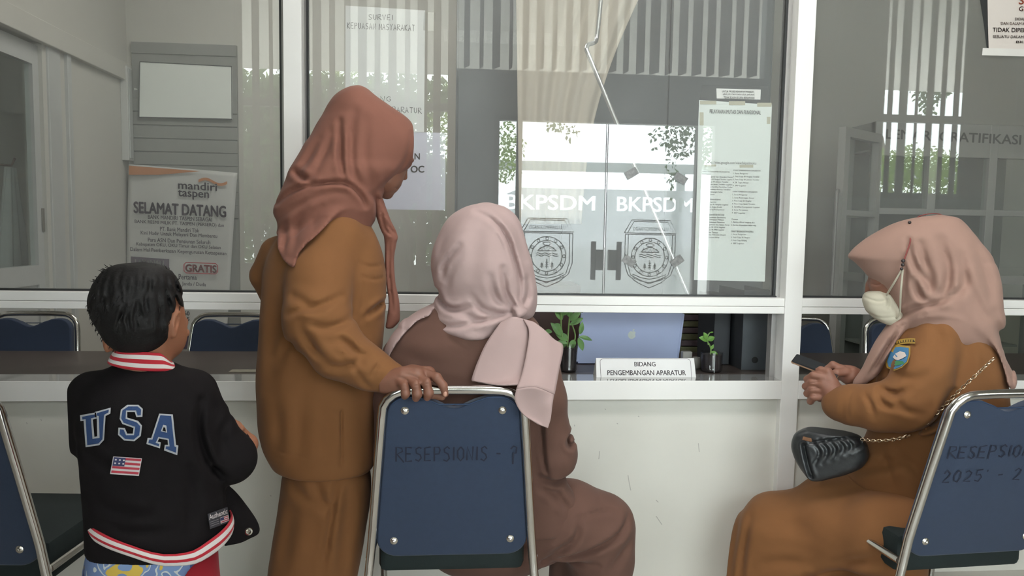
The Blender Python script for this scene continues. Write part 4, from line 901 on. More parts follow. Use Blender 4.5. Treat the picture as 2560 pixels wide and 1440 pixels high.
    def data(s):
        V, Q = s.polys(); F = s.F; o, u, w = np.array(F.o), np.array(F.u), np.array(F.w)
        return o+V[:, :1]*u+V[:, 1:2]*w+V[:, 2:]*np.array([0, 0, 1.0]), Q
    def build(s, name, m, parent=None, smooth=2): return meshdata(name, [s.data()], m, parent, smooth)
def meshdata(name, parts, m, parent=None, smooth=2):
    vs, qs, n = [], [], 0
    for V, Q in parts: vs.append(V); qs.append(Q+n); n += len(V)
    V, Q = np.concatenate(vs), np.concatenate(qs)
    for _ in range(smooth):                                # gentle relaxing of the voxel steps
        A = np.zeros_like(V); c = np.zeros(len(V))
        for i, j in ((0, 1), (1, 2), (2, 3), (3, 0)):
            for a, b in ((i, j), (j, i)): np.add.at(A, Q[:, a], V[Q[:, b]]); np.add.at(c, Q[:, a], 1)
        V = V*.5+.5*A/np.maximum(c, 1)[:, None]
    me = bpy.data.meshes.new(name); me.vertices.add(len(V)); me.vertices.foreach_set('co', V.ravel()); me.loops.add(Q.size); me.loops.foreach_set('vertex_index', Q.ravel())
    me.polygons.add(len(Q)); me.polygons.foreach_set('loop_start', np.arange(len(Q))*4); me.polygons.foreach_set('loop_total', np.full(len(Q), 4)); me.update(calc_edges=True); me.validate()
    me.polygons.foreach_set('use_smooth', [True]*len(me.polygons)); me.materials.append(m)
    return link(bpy.data.objects.new(name, me), parent)
def patch(name, rows, m, parent=None, n=6, thick=.003, wave=None):
    """cloth sheet through a net of points (rows of equal length), thickened"""
    R = [spline(r, n) for r in rows]; cols = [spline([r[i] for r in R], n) for i in range(len(R[0]))]; a, b = len(cols), len(cols[0])
    v = [p for c in cols for p in c]; f = [(i*b+j, i*b+j+1, (i+1)*b+j+1, (i+1)*b+j) for i in range(a-1) for j in range(b-1)]
    o = mesh(name, v, f, m, parent, True); o.modifiers.new('thick', 'SOLIDIFY').thickness = thick; o.modifiers['thick'].offset = 0; return o
def fabric(name, c, **k): return mat(name, c, k.pop('rough', .85), var=k.pop('var', .05), scale=k.pop('scale', 22), bump=k.pop('bump', .12), bscale=k.pop('bscale', 900), sheen=k.pop('sheen', .06), spec=k.pop('spec', .25), **k)
khaki = fabric('ochre_brown_uniform', (.205, .088, .032)); rust = fabric('rust_hijab_cloth', (.225, .094, .067)); pinkc = fabric('dusty_pink_hijab_cloth', (.42, .302, .29), rough=.75)
cocoa = fabric('cocoa_brown_cloth', (.126, .065, .049)); mauve = fabric('mauve_hijab_cloth', (.335, .205, .165)); blackk = fabric('black_jersey', (.008, .0065, .007), sheen=0.0, spec=.12)
def skinm(n, c):
    m = mat(n, c, .5, var=.06, scale=30, bump=.08, bscale=260, spec=.4); p = m.node_tree.nodes['Principled BSDF']
    p.inputs['Subsurface Weight'].default_value = .12; p.inputs['Subsurface Radius'].default_value = (.012, .004, .002); p.inputs['Subsurface Scale'].default_value = .5; return m
skin_a = skinm('brown_skin', (.22, .098, .064)); skin_b = skinm('warm_brown_skin', (.24, .108, .072)); nailm = mat('finger_nail', (.52, .28, .20), .3)
# ================================================================ standing woman
def hand_chain(S_, pts, rs): S_.add(S_.chain(pts, rs, .004), .005)
F1 = Frame(800, -.50)
def standing_woman():
    F = F1
    who = 'person standing in ochre uniform and rust hijab, one hand on the middle chair'
    # ---- shirt
    g = SDF(F, (-.23, -.36, .42), (.25, .24, 1.34), .0058)
    torso = g.loft([(535, 800, 905, .02, .06), (560, 735, 925, .01, .095), (600, 690, 945, 0, .12), (650, 664, 962, 0, .135), (700, 654, 969, 0, .142), (770, 651, 963, 0, .14), (850, 647, 956, 0, .14),
                    (950, 640, 948, 0, .145), (1040, 644, 945, 0, .15), (1100, 656, 940, 0, .152), (1150, 676, 935, 0, .155), (1162, 682, 932, 0, .155)], .012, 2.3)
    g.add(torso)
    g.add(g.chain([F.L(690, 632, .05), F.L(662, 690, .08), F.L(700, 770, .12)], [.045, .043, .04]), .03)
    sl = [F.L(842, 600, -.06), F.L(800, 700, -.115), F.L(792, 800, -.165), F.L(850, 880, -.20), F.L(915, 918, -.22), F.L(978, 946, -.235)]
    sleeve = g.chain(sl, [.078, .083, .083, .068, .052, .041], .03)
    g.add(sleeve, .016)
    # cuff end stays flat
    for pts, wd, dp in (([(735, 742), (790, 762), (850, 742)], .010, .008), ([(760, 800), (820, 812), (880, 796)], .009, .006), ([(748, 800), (770, 850), (800, 880)], .010, .006), ([(720, 785), (760, 770), (800, 775)], .008, .006),
                        ([(850, 835), (880, 865), (912, 878)], .008, .006), ([(800, 905), (860, 905), (920, 880)], .010, .007), ([(830, 845), (870, 850), (905, 900)], .008, .005), ([(915, 935), (935, 905), (945, 890)], .004, .004), ([(880, 900), (905, 940), (925, 955)], .007, .005),
                        ([(775, 830), (790, 870), (830, 900)], .009, .006)):
        g.crease(pts, wd, dp, -.2, -.09)
    for pts, wd, dp in (([(700, 905), (715, 870), (735, 845)], .010, .006), ([(690, 700), (684, 850), (676, 980)], .016, .004), ([(900, 690), (940, 700), (972, 695)], .004, .003), ([(895, 655), (930, 668), (968, 662)], .004, .003),
                        ([(905, 690), (908, 740), (900, 790)], .005, .002), ([(930, 790), (950, 770), (968, 762)], .008, .008), ([(905, 800), (935, 775), (955, 765)], .007, .006), ([(760, 960), (752, 1050), (745, 1140)], .02, .005), ([(690, 1000), (700, 1080), (690, 1140)], .016, .005),
                        ([(800, 1000), (815, 1080), (812, 1150)], .016, .003)):
        g.crease(pts, wd, dp, -.12, .05)
    g.crease([(854, 1030), (853, 1090), (852, 1162)], .003, .007, -.14, .0, taper=False, ridge=0)
    g.crease([(685, 1134), (760, 1142), (850, 1143)], .003, .0025, -.14, .0, ridge=.2)
    g.wrinkle(.0016, 26, 3)
    Dshirt = g.D.copy()
    body_parts = []
    # ---- body: head, neck, trunk, legs, then the hands at a finer grain
    b = SDF(F, (-.2, -.2, FZ), (.3, .2, 1.62), .008)
    b.add(b.loft([(560, 790, 900, .02, .06), (650, 700, 930, 0, .09), (800, 690, 920, 0, .09), (1000, 690, 900, 0, .10), (1150, 720, 900, 0, .10)], .03))
    b.add(b.chain([F.L(860, 580, .02), F.L(930, 440, .02)], [.05, .05]), .02)
    for x in (770, 850): b.add(b.chain([F.L(x, 1140, 0), F.L(x-20, 1400, 0), Vector((F.L(x-30, 1400, 0).x, 0, FZ+.06)), Vector((F.L(x-30, 1400, 0).x+.12, .06, FZ+.03))], [.07, .05, .035, .03]), .02)
    b.add(b.ell(F.L(935, 370, .02), (.088, .085, .115)), .01)
    body_parts.append(b.data())
    hd = SDF(F, (F.L(900, 400, 0).x, -.13, F.L(900, 530, 0).z), (F.L(1060, 400, 0).x, .16, F.L(900, 330, 0).z), .0028)
    hd.add(hd.ell(F.L(936, 393, .02), (.096, .078, .096)))
    hd.add(hd.ell(F.L(966, 450, .015), (.040, .054, .044)), .03)                      # jaw and cheek
    hd.add(hd.cone(F.L(1010, 416, .03), F.L(1011, 443, .04), .0085, .0090), .010)     # nose
    hd.add(hd.ell(F.L(996, 463, .035), (.0085, .018, .0055)), .005); hd.add(hd.ell(F.L(985, 476, .033), (.0090, .018, .0055)), .005)   # lips
    hd.add(hd.ell(F.L(967, 488, .025), (.016, .022, .012)), .012)                     # chin
    hd.add(hd.ell(F.L(1023, 400, .02), (.014, .03, .010)), .012)                      # brow
    hd.crease([(1030, 412), (1022, 416), (1010, 418)], .0025, .003, -.02, None)       # lowered eyelid
    hd.crease([(999, 468), (990, 470), (982, 471)], .0016, .0026, -.02, None, ridge=.1)
    body_parts.append(hd.data())
    # right hand over the chair's top tube
    HF = Frame(1040, -.745)
    h = SDF(HF, (HF.L(945, 960, 0).x, -.10, HF.L(1000, 1020, 0).z), (HF.L(1135, 960, 0).x, .11, HF.L(1000, 905, 0).z), .0021)
    q = HF.L
    h.add(h.cone(q(962, 955, .03), q(985, 953, .02), .029, .030))
    h.add(h.chain([q(975, 955, .03), q(1010, 948, .012), q(1040, 944, .005)], [.029, .030, .027], .012), .012)
    h.add(h.chain([q(990, 945, .045), q(1030, 938, .040), q(1070, 935, .030)], [.024, .025, .021], .012), .014)
    fingers = [([q(1002, 955, -.012), q(1012, 966, -.028), q(1014, 984, -.030), q(1012, 990, -.024)], [.0125, .0118, .0108, .0095]),       # little finger
               ([q(1020, 948, -.010), q(1041, 962, -.032), q(1043, 986, -.035), q(1040, 995, -.028)], [.0135, .0130, .0118, .0100]),
               ([q(1042, 942, -.004), q(1068, 958, -.030), q(1072, 983, -.034), q(1068, 993, -.027)], [.0138, .0130, .0118, .0100]),
               ([q(1062, 936, .012), q(1092, 944, -.008), q(1108, 965, -.020), q(1113, 985, -.020)], [.0135, .0122, .0108, .0088])]
    for p, r in fingers: h.add(h.chain(p, r, .005), .0045)
    h.add(h.chain([q(1040, 968, .030), q(1075, 984, .012), q(1105, 992, .004)], [.014, .0125, .0095], .006), .006)                            # thumb under the tube
    for x0, y0, x1, y1 in ((1018, 952, 1027, 975), (1046, 948, 1056, 975), (1075, 946, 1083, 972)): h.crease([(x0, y0), (x1, y1)], .0022, .003, -.03, .0, ridge=0)
    for x, y in ((1013, 966), (1041, 961), (1067, 957), (1094, 948)): h.crease([(x-7, y+1), (x+6, y-2)], .0014, .0009, -.03, -.0, ridge=.3)
    h.crease([(995, 940), (1020, 945)], .004, .0015, 0, .01); h.crease([(1010, 932), (1045, 940)], .004, .0014, 0, .01)
    body_parts.append(h.data())
    # left hand, resting ahead of her on the ledge (hidden behind the body)
    h2 = SDF(F, (-.12, .06, F.L(700, 840, .15).z), (.10, .26, F.L(700, 730, .15).z), .004)
    p0 = F.L(700, 775, .14); h2.add(h2.chain([p0, p0+Vector((.03, .02, -.02))], [.026, .03]))
    for i in range(4): h2.add(h2.chain([p0+Vector((.03, .005+.014*i, -.02)), p0+Vector((.055, .0+.016*i, -.035)), p0+Vector((.07, .0+.016*i, -.055))], [.010, .0095, .008]), .004)
    h2.add(h2.chain([p0+Vector((.01, -.01, -.02)), p0+Vector((.03, -.03, -.03)), p0+Vector((.05, -.03, -.045))], [.012, .011, .009]), .005)
    body_parts.append(h2.data())
    body = meshdata('person', body_parts, skin_a, None, 1); tag(body, who, 'person')
    MB().ball(HF.W(q(1113, 985, -.0285)), (.0052, .0022, .0068)).build('nail', nailm, body, True)
    g.D = Dshirt; sh = g.build('shirt', khaki, body)
    # cuff seam
    ce = F.P(955, 938, -.28)
    # ---- trousers
    t = SDF(F, (-.2, -.22, FZ), (.2, .22, .60), .007)
    t.add(t.loft([(1120, 705, 925, 0, .13), (1165, 708, 925, 0, .135), (1200, 702, 928, 0, .135), (1260, 694, 926, 0, .13), (1350, 682, 912, 0, .12), (1440, 668, 893, 0, .115), (1560, 656, 875, 0, .11), (1740, 640, 850, 0, .105)], .01, 2.4))
    for pts, wd, dp in (([(848, 1160), (826, 1300), (806, 1440)], .008, .009), ([(790, 1180), (800, 1230), (838, 1290)], .012, .006), ([(720, 1200), (770, 1240), (830, 1250)], .014, .006), ([(735, 1260), (720, 1350), (700, 1440)], .016, .005), ([(870, 1220), (862, 1330), (850, 1440)], .016, .007)):
        t.crease(pts, wd, dp, -.1, .03)
    t.wrinkle(.002, 20, 5); t.build('trousers', khaki, body)
    # ---- hijab: cap and drape round the head, cape over the shoulder that follows the shirt
    k = SDF(F, (-.22, -.27, F.L(800, 680, -.1).z), (.26, .22, F.L(900, 205, 0).z), .0056)
    k.add(k.loft([(214, 888, 905, .01, .02), (222, 868, 918, .01, .05), (238, 842, 938, .01, .075), (262, 822, 974, .01, .092), (300, 801, 1028, .01, .104), (340, 779, 1051, .01, .110), (372, 757, 1051, .01, .114), (400, 741, 1034, .01, .118),
                  (430, 724, 1006, 0, .120), (460, 710, 972, 0, .122), (490, 698, 952, 0, .122), (520, 686, 950, 0, .118), (560, 690, 930, 0, .105), (600, 720, 900, 0, .08)], .02))
    e = SDF(F, g.lo, g.lo+(g.n-1)*g.h, g.h)
    # shirt distance resampled on this grid, grown by a finger's width, trimmed to the cape's outline
    iu = np.clip(np.rint((k.u[:, 0, 0]-g.lo[0])/g.h).astype(int), 0, g.n[0]-1); iw = np.clip(np.rint((k.w[0, :, 0]-g.lo[1])/g.h).astype(int), 0, g.n[1]-1); iz = np.clip(np.rint((k.z[0, 0, :]-g.lo[2])/g.h).astype(int), 0, g.n[2]-1)
    tr = g.chain(sl[:2], [.078, .083], .03); base = np.minimum(torso, tr); q_ = np.maximum(.03-np.abs(torso-tr), 0)/.03; base = base-q_*q_*.0075
    sd = base[np.ix_(iu, iw, iz)]
    cape = np.maximum(sd-.016, k.poly([(930, 490), (915, 516), (905, 521), (880, 510), (852, 524), (824, 552), (796, 580), (760, 612), (746, 632), (737, 664), (718, 652), (702, 640), (696, 612), (690, 585), (664, 582), (660, 572), (672, 540), (690, 500), (712, 440), (800, 420), (900, 420)], -.1))
    cape = np.where(k.w < .10, cape, .05)
    k.add(cape, .02)
    for pts, wd, dp in (([(850, 300), (851, 360), (853, 410), (862, 458)], .007, .012), ([(833, 330), (808, 385), (780, 440)], .010, .007), ([(800, 345), (770, 395), (742, 428)], .010, .008), ([(888, 280), (880, 360), (886, 440), (925, 478)], .011, .007), ([(915, 300), (912, 380), (920, 440), (940, 478)], .012, .005),
                        ([(738, 425), (752, 440), (775, 452)], .008, .012), ([(690, 508), (730, 478), (790, 462), (862, 459), (905, 492), (914, 515)], .006, .010), ([(664, 578), (700, 540), (750, 510), (810, 485), (860, 480)], .008, .005), ([(675, 545), (720, 505), (780, 477), (850, 468)], .006, .003),
                        ([(710, 560), (712, 600), (706, 640)], .009, .007), ([(760, 520), (740, 570), (728, 640)], .012, .006), ([(820, 500), (780, 550), (745, 600)], .014, .004), ([(1035, 330), (1020, 400), (975, 455), (940, 482)], .007, .005), ([(1045, 350), (1032, 405), (990, 455)], .004, .003), ([(930, 486), (946, 500), (950, 540)], .007, .008)):
        k.crease(pts, wd, dp, -.1, .06)
    k.wrinkle(.0016, 30, 11)
    hj = k.build('hijab', rust, body)
    # loose end of the hijab hanging down her front
    kt = SDF(F, (F.L(920, 600, 0).x, -.08, F.L(960, 835, 0).z), (F.L(1015, 600, 0).x, .06, F.L(960, 470, 0).z), .0042)
    kt.add(kt.loft([(478, 925, 950, 0, .03), (510, 930, 962, -.01, .035), (545, 942, 975, -.015, .03), (580, 955, 990, -.015, .026), (592, 960, 994, -.015, .026), (610, 962, 991, -.015, .022), (650, 963, 985, -.015, .018), (700, 966, 988, -.015, .016), (760, 972, 999, -.015, .016), (800, 966, 1000, -.015, .014), (822, 962, 982, -.015, .012)], .006))
    for pts in ([(950, 520), (962, 570), (985, 592)], [(975, 600), (974, 680), (984, 780)], [(962, 555), (978, 575), (990, 590)]): kt.crease(pts, .004, .005, -.03, .02)
    kt.build('hijab_tail', rust, body)
standing_woman()
# ================================================================ small helpers for people
def simple_hand(F, p, d, side, h=.0035, curl=.5):
    """a relaxed hand: palm, four bent fingers of unequal length and a thumb from the side of the palm; p wrist, d pointing direction (local)"""
    p, d = Vector(p), Vector(d).normalized(); s = d.cross(Vector((0, 0, 1))).normalized()*side; n = Vector((0, 0, -1)); n = (n-d*n.dot(d)).normalized()
    S_ = SDF(F, [min(p[i], (p+d*.2)[i])-.07 for i in range(3)], [max(p[i], (p+d*.2)[i])+.07 for i in range(3)], h)
    S_.add(S_.chain([p-d*.03, p+d*.01, p+d*.055-s*.018], [.025, .026, .016], .01)); S_.add(S_.chain([p, p+d*.06+s*.016], [.026, .018]), .015); S_.add(S_.cone(p, p+d*.07, .024, .018), .012)
    for i, L in enumerate((.066, .075, .070, .054)):
        b = p+d*(.072-.004*abs(i-1))+s*(-.027+.018*i); k1 = (d*.8+n*curl*.6).normalized(); k2 = (d*.45+n*curl*1.3).normalized(); k3 = (d*.2+n*1.0*curl*1.4).normalized()
        S_.add(S_.chain([b-d*.02, b+k1*L*.45, b+k1*L*.45+k2*L*.33, b+k1*L*.45+k2*L*.33+k3*L*.25], [.0105, .0098, .0092, .0078], .003), .004)
    b = p+d*.02-s*.03; S_.add(S_.chain([p+d*.01-s*.015, b+d*.025-s*.012+n*.008, b+d*.05-s*.012+n*.016], [.015, .0115, .009], .004), .006)
    return S_.data()
def resample(k, g, D):
    ix = [np.clip(np.rint((a-l)/g.h).astype(int), 0, n-1) for a, l, n in zip((k.u[:, 0, 0], k.w[0, :, 0], k.z[0, 0, :]), g.lo, g.n)]
    return D[np.ix_(*ix)]
# ================================================================ woman seated on the middle chair
F2 = Frame(1190, -.56)
def seated_woman():
    F = F2
    g = SDF(F, (-.31, -.16, .36), (.33, .26, 1.13), .0058)
    torso = g.loft([(748, 1120, 1270, .01, .055), (775, 1060, 1315, 0, (.08, .08)), (810, 1012, 1348, 0, (.10, .10)), (860, 976, 1366, 0, (.115, .115)), (930, 956, 1372, 0, (.115, .125)), (1000, 958, 1362, .005, (.105, .13)), (1090, 966, 1368, .03, (.09, .14)),
                    (1180, 975, 1400, .05, (.085, .15)), (1260, 980, 1446, .06, (.09, .17)), (1310, 985, 1448, .06, (.09, .17)), (1348, 1000, 1400, .06, (.09, .17))], .02, 2.3)
    g.add(torso)
    g.add(g.chain([F.L(1345, 885, .0), F.L(1362, 1000, .0), F.L(1386, 1130, .03)], [.056, .057, .058], .03), .02)
    g.add(g.chain([F.L(1388, 1140, .03), F.L(1352, 1180, .13), F.L(1300, 1190, .21)], [.062, .056, .045], .03), .02)
    g.add(g.chain([F.L(1000, 890, .0), F.L(985, 1000, .0), F.L(975, 1130, .03), F.L(1010, 1180, .14), F.L(1120, 1190, .21)], [.05, .05, .05, .05, .042], .03), .02)
    for pts, wd, dp in (([(1345, 930), (1352, 1040), (1362, 1160), (1375, 1205)], .006, .006), ([(1438, 1098), (1424, 1112), (1430, 1128), (1441, 1126)], .006, .012), ([(1348, 1205), (1395, 1222), (1446, 1208)], .008, .012), ([(1390, 1232), (1410, 1270), (1430, 1298)], .009, .007),
                        ([(1350, 1225), (1385, 1250), (1395, 1275)], .009, .006), ([(1360, 990), (1350, 1060), (1356, 1120)], .012, .003), ([(1000, 880), (1080, 905), (1160, 912)], .02, .003), ([(1010, 960), (1090, 940), (1180, 948)], .016, .003)):
        g.crease(pts, wd, dp, -.05, .06)
    g.wrinkle(.0014, 24, 6)
    parts = []
    b = SDF(F, (-.2, -.12, .45), (.2, .26, 1.32), .008)
    b.add(b.loft([(760, 1120, 1270, .02, .05), (860, 1010, 1330, .01, .07), (1000, 1000, 1330, .01, .07), (1150, 1010, 1340, .05, .07), (1240, 1010, 1350, .07, .07)], .03))
    b.add(b.cone(F.L(1195, 790, .03), F.L(1200, 700, .04), .05, .05), .02); b.add(b.ell(F.L(1208, 645, .04), (.078, .095, .11)), .02)
    b.add(b.ell(F.L(1205, 660, .13), (.016, .022, .02)), .02); parts.append(b.data())
    lg = SDF(F, (-.1, .0, FZ), (.42, .36, .6), .008)
    for (x, w) in ((1505, .12), (1440, .24)): lg.add(lg.chain([F.L(1250, 1300, w-.05), F.L(x-15, 1320, w), Vector((F.L(x, 1400, w).x, w, FZ+.09)), Vector((F.L(x, 1400, w).x+.10, w+.05, FZ+.04))], [.06, .055, .04, .03]), .02)
    parts.append(lg.data())
    parts.append(simple_hand(F, F.L(1300, 1190, .225), (-.6, .6, -.15), 1)); parts.append(simple_hand(F, F.L(1120, 1190, .225), (.6, .6, -.15), -1))
    body = meshdata('person', parts, skin_b, None, 1); tag(body, 'person in brown tunic and pale pink hijab seated on the middle chair, back turned', 'person')
    g.build('tunic', cocoa, body)
    # ---- skirt
    s = SDF(F, (-.26, -.12, FZ), (.50, .40, .66), .0068)
    s.add(s.chain([F.L(1160, 1330, .13), F.L(1250, 1330, .13)], [.13, .14], .03))
    s.add(s.chain([F.L(1260, 1315, .13), F.L(1420, 1296, .11), F.L(1502, 1318, .12), F.L(1506, 1390, .125), F.L(1500, 1480, .13), Vector((F.L(1490, 1480, .13).x, .14, FZ+.05))], [.135, .112, .098, .094, .092, .085], .03), .05)
    s.add(s.chain([F.L(1200, 1310, .12), F.L(1400, 1310, .24), F.L(1440, 1360, .25), Vector((F.L(1430, 1480, .25).x, .25, FZ+.06))], [.12, .09, .085, .08], .03), .06)
    for pts, wd, dp in (([(1582, 1316), (1552, 1348), (1463, 1392), (1358, 1417)], .009, .012), ([(1448, 1304), (1436, 1351), (1385, 1396), (1356, 1412)], .009, .011), ([(1360, 1418), (1420, 1432), (1500, 1425)], .008, .008), ([(1588, 1370), (1560, 1400), (1530, 1440)], .012, .006),
                        ([(1440, 1300), (1500, 1292), (1560, 1300)], .006, .004), ([(1360, 1395), (1400, 1370), (1425, 1345)], .007, .006)):
        s.crease(pts, wd, dp, 0, .13)
    s.wrinkle(.0018, 18, 8); s.build('skirt', cocoa, body)
    # ---- hijab
    k = SDF(F, (-.31, -.19, F.L(1200, 960, 0).z), (.24, .20, F.L(1200, 498, 0).z), .0054)
    k.add(k.loft([(507, 1205, 1226, .03, .02), (511, 1186, 1246, .03, .05), (522, 1156, 1270, .02, .085), (545, 1124, 1294, .015, .11), (580, 1100, 1309, .01, (.125, .115)), (620, 1084, 1321, .01, (.135, .12)), (660, 1079, 1331, .01, (.14, .12)), (700, 1084, 1338, .01, (.138, .12)),
                  (735, 1092, 1342, .01, (.128, .11)), (762, 1084, 1341, .01, (.125, .11)), (785, 1075, 1334, .01, (.13, .115)), (806, 1074, 1300, .01, (.132, .12)), (822, 1092, 1270, .005, (.13, .12)), (834, 1140, 1238, 0, (.125, .11))], .012, 2.15))
    strip = np.maximum(resample(k, g, torso)-.012, k.poly([(1084, 742), (1045, 752), (1003, 784), (966, 832), (944, 882), (936, 930), (955, 936), (972, 900), (1000, 848), (1042, 802), (1082, 778)], 0))
    k.add(np.where(k.w > -.11, strip, .05), .01)
    k.add(k.ell(F.L(1294, 776, -.10), (.026, .03, .02)), .014)
    for pts, wd, dp in (([(1190, 526), (1235, 552), (1268, 592), (1288, 652), (1304, 720), (1298, 776)], .006, .010), ([(1150, 616), (1112, 662), (1102, 696)], .007, .009), ([(1150, 640), (1120, 690), (1118, 720)], .009, .004), ([(1086, 735), (1104, 766), (1130, 776), (1175, 768)], .007, .013), ([(1256, 670), (1266, 738), (1284, 778)], .007, .010),
                        ([(1225, 690), (1240, 745), (1284, 780)], .008, .007), ([(1180, 745), (1215, 780), (1284, 784)], .008, .008), ([(1140, 780), (1200, 800), (1280, 786)], .008, .006), ([(1076, 806), (1120, 818), (1190, 806), (1260, 790)], .006, .006), ([(1320, 700), (1322, 745), (1306, 776)], .008, .007), ([(1150, 530), (1110, 590), (1096, 660)], .014, .003),
                        ([(1240, 520), (1290, 570), (1318, 650)], .010, .004), ([(1270, 735), (1285, 760), (1296, 775)], .004, .007), ([(1200, 560), (1190, 640), (1175, 720)], .02, .004)):
        k.crease(pts, wd, dp, -.12, .02)
    k.wrinkle(.0015, 28, 12)
    k.build('hijab', pinkc, body)
    P = F.P
    patch('hijab_tail', [[P(1252, 806, -.125), P(1284, 792, -.13), P(1316, 800, -.12)], [P(1216, 858, -.135), P(1268, 842, -.145), P(1322, 832, -.13)], [P(1194, 905, -.14), P(1250, 898, -.152), P(1318, 885, -.145)],
                          [P(1180, 946, -.15), P(1236, 952, -.168), P(1308, 936, -.165)], [P(1183, 953, -.152), P(1242, 962, -.19), P(1298, 962, -.196)]], pinkc, body, 7, .004)
    ft = patch('hijab_tail', [[P(1308, 798, -.128), P(1334, 806, -.128), P(1352, 824, -.11)], [P(1322, 826, -.142), P(1360, 830, -.135), P(1386, 851, -.10)], [P(1318, 872, -.160), P(1364, 868, -.15), P(1407, 867, -.115)],
                               [P(1306, 930, -.180), P(1352, 928, -.178), P(1397, 926, -.15)], [P(1291, 972, -.206), P(1338, 968, -.208), P(1386, 986, -.19)]], pinkc, body, 7, .004)
    patch('tail_lining', [[P(1291, 972, -.206), P(1338, 968, -.210), P(1385, 986, -.19)], [P(1287, 1000, -.207), P(1332, 1004, -.200), P(1381, 1012, -.20)], [P(1306, 1034, -.205), P(1340, 1043, -.196), P(1377, 1046, -.20)], [P(1342, 1058, -.204), P(1356, 1065, -.200), P(1370, 1070, -.202)]], pinkc, ft, 7, .003)
    patch('hijab_tail', [[P(938, 935, .04), P(962, 935, .03)], [P(930, 1000, .05), P(955, 1000, .04)], [P(926, 1054, .055), P(940, 1042, .05)]], pinkc, body, 6, .003)
seated_woman()

# ================================================================ masked woman seated at the right
F3 = Frame(2330, -.43)
def masked_woman():
    F = F3; L = F.L
    g = SDF(F, (-.33, -.27, .44), (.30, .22, 1.16), .0060)
    torso = g.loft([(770, 2320, 2440, .0, .055), (795, 2275, 2462, 0, .085), (830, 2238, 2484, 0, .105), (880, 2212, 2506, 0, .12), (940, 2196, 2524, 0, .13), (1010, 2190, 2530, 0, .135), (1090, 2170, 2525, 0, .14), (1150, 2140, 2505, 0, .15), (1200, 2112, 2480, .03, .175), (1250, 2165, 2450, .05, .188), (1290, 2225, 2420, .06, .192), (1305, 2250, 2400, .06, .192)], .015, 2.2)
    g.add(torso)
    arm = g.chain([L(2345, 850, -.07), L(2305, 940, -.12), L(2282, 1012, -.15), L(2200, 1020, -.15), L(2130, 1012, -.12), L(2096, 1010, -.10)], [.072, .080, .082, .068, .058, .053], .03)
    g.add(arm, .014)
    g.add(g.chain([L(2300, 860, .08), L(2240, 960, .12), L(2160, 960, .03)], [.06, .06, .045], .03), .02)
    for pts, wd, dp in (([(2200, 965), (2235, 975), (2280, 960)], .008, .009), ([(2165, 980), (2180, 1000), (2190, 1035)], .007, .006), ([(2200, 975), (2212, 1000), (2245, 1010)], .008, .007), ([(2240, 980), (2262, 1010), (2300, 1020)], .010, .006), ([(2130, 975), (2122, 1010), (2128, 1050)], .004, .003), ([(2230, 930), (2280, 940), (2330, 925)], .012, .005),
                        ([(2330, 800), (2350, 850), (2345, 905)], .014, .004), ([(2400, 830), (2420, 890), (2400, 950)], .016, .005), ([(2380, 980), (2340, 1050), (2270, 1085)], .010, .012), ([(2110, 990), (2110, 1030), (2100, 1055)], .008, .003)):
        g.crease(pts, wd, dp, -.15, .0)
    for pts, wd, dp in (([(2250, 1120), (2300, 1180), (2310, 1260)], .016, .007), ([(2130, 1190), (2200, 1160), (2290, 1140)], .014, .006), ([(2360, 1110), (2350, 1200), (2330, 1280)], .016, .006), ([(2200, 1110), (2225, 1170), (2235, 1220)], .012, .005)):
        g.crease(pts, wd, dp, -.1, .05)
    g.wrinkle(.0016, 24, 21)
    parts = []
    b = SDF(F, (-.2, -.14, .5), (.2, .16, 1.32), .008)
    b.add(b.loft([(790, 2290, 2440, 0, .06), (900, 2240, 2470, 0, .08), (1050, 2230, 2470, 0, .08), (1200, 2230, 2450, 0, .09), (1260, 2250, 2430, 0, .09)], .03))
    b.add(b.cone(L(2340, 800), L(2300, 700), .05, .05), .02); b.add(b.ell(L(2275, 660), (.098, .08, .11)), .02); parts.append(b.data())
    hd = SDF(F, (L(2140, 700).x, -.1, L(2140, 830).z), (L(2300, 700).x, .1, L(2140, 620).z), .003)
    hd.add(hd.ell(L(2235, 700, 0), (.075, .066, .085))); hd.add(hd.cone(L(2172, 712, 0), L(2168, 745, 0), .010, .010), .014); hd.add(hd.ell(L(2215, 775, 0), (.045, .045, .035)), .02)
    hd.crease([(2182, 708), (2196, 710), (2208, 706)], .003, .003, 0, -.0); parts.append(hd.data())
    lg = SDF(F, (-.50, -.1, FZ), (.12, .24, .6), .008)
    for x, w in ((1945, -.02), (1960, .14)): lg.add(lg.chain([L(2280, 1270, w), L(x+10, 1310, w), Vector((L(x-15, 1420, w).x, w, FZ+.09)), Vector((L(x-15, 1420, w).x-.11, w, FZ+.04))], [.07, .055, .04, .03]), .02)
    parts.append(lg.data())
    # hand nearest to us: palm up under the phone, fingers wrapped round its edge
    h = SDF(F, (L(2000, 960).x, -.18, L(2000, 1030).z), (L(2150, 960).x, .06, L(2000, 890).z), .0024); w0 = -.085
    h.add(h.chain([L(2112, 1003, w0-.015), L(2085, 985, w0), L(2060, 958, w0)], [.028, .036, .030], .012)); h.add(h.cone(L(2078, 990, w0), L(2052, 990, w0+.01), .026, .020), .012)
    for i, (a, bq, c) in enumerate((((2062, 944), (2034, 938), (2018, 948)), ((2058, 960), (2030, 955), (2014, 966)), ((2056, 976), (2030, 973), (2018, 984)), ((2058, 992), (2034, 992), (2026, 1003)))):
        h.add(h.chain([L(*a, w0-.012), L(*bq, w0-.016), L(*c, w0-.002), L(c[0]+6, c[1]-3, w0+.014)], [.0135, .0125, .0112, .009], .004), .004)
    h.add(h.chain([L(2082, 955, w0), L(2070, 930, w0-.004), L(2052, 925, w0+.004), L(2036, 930, w0+.012)], [.018, .0135, .0115, .009], .005), .008)
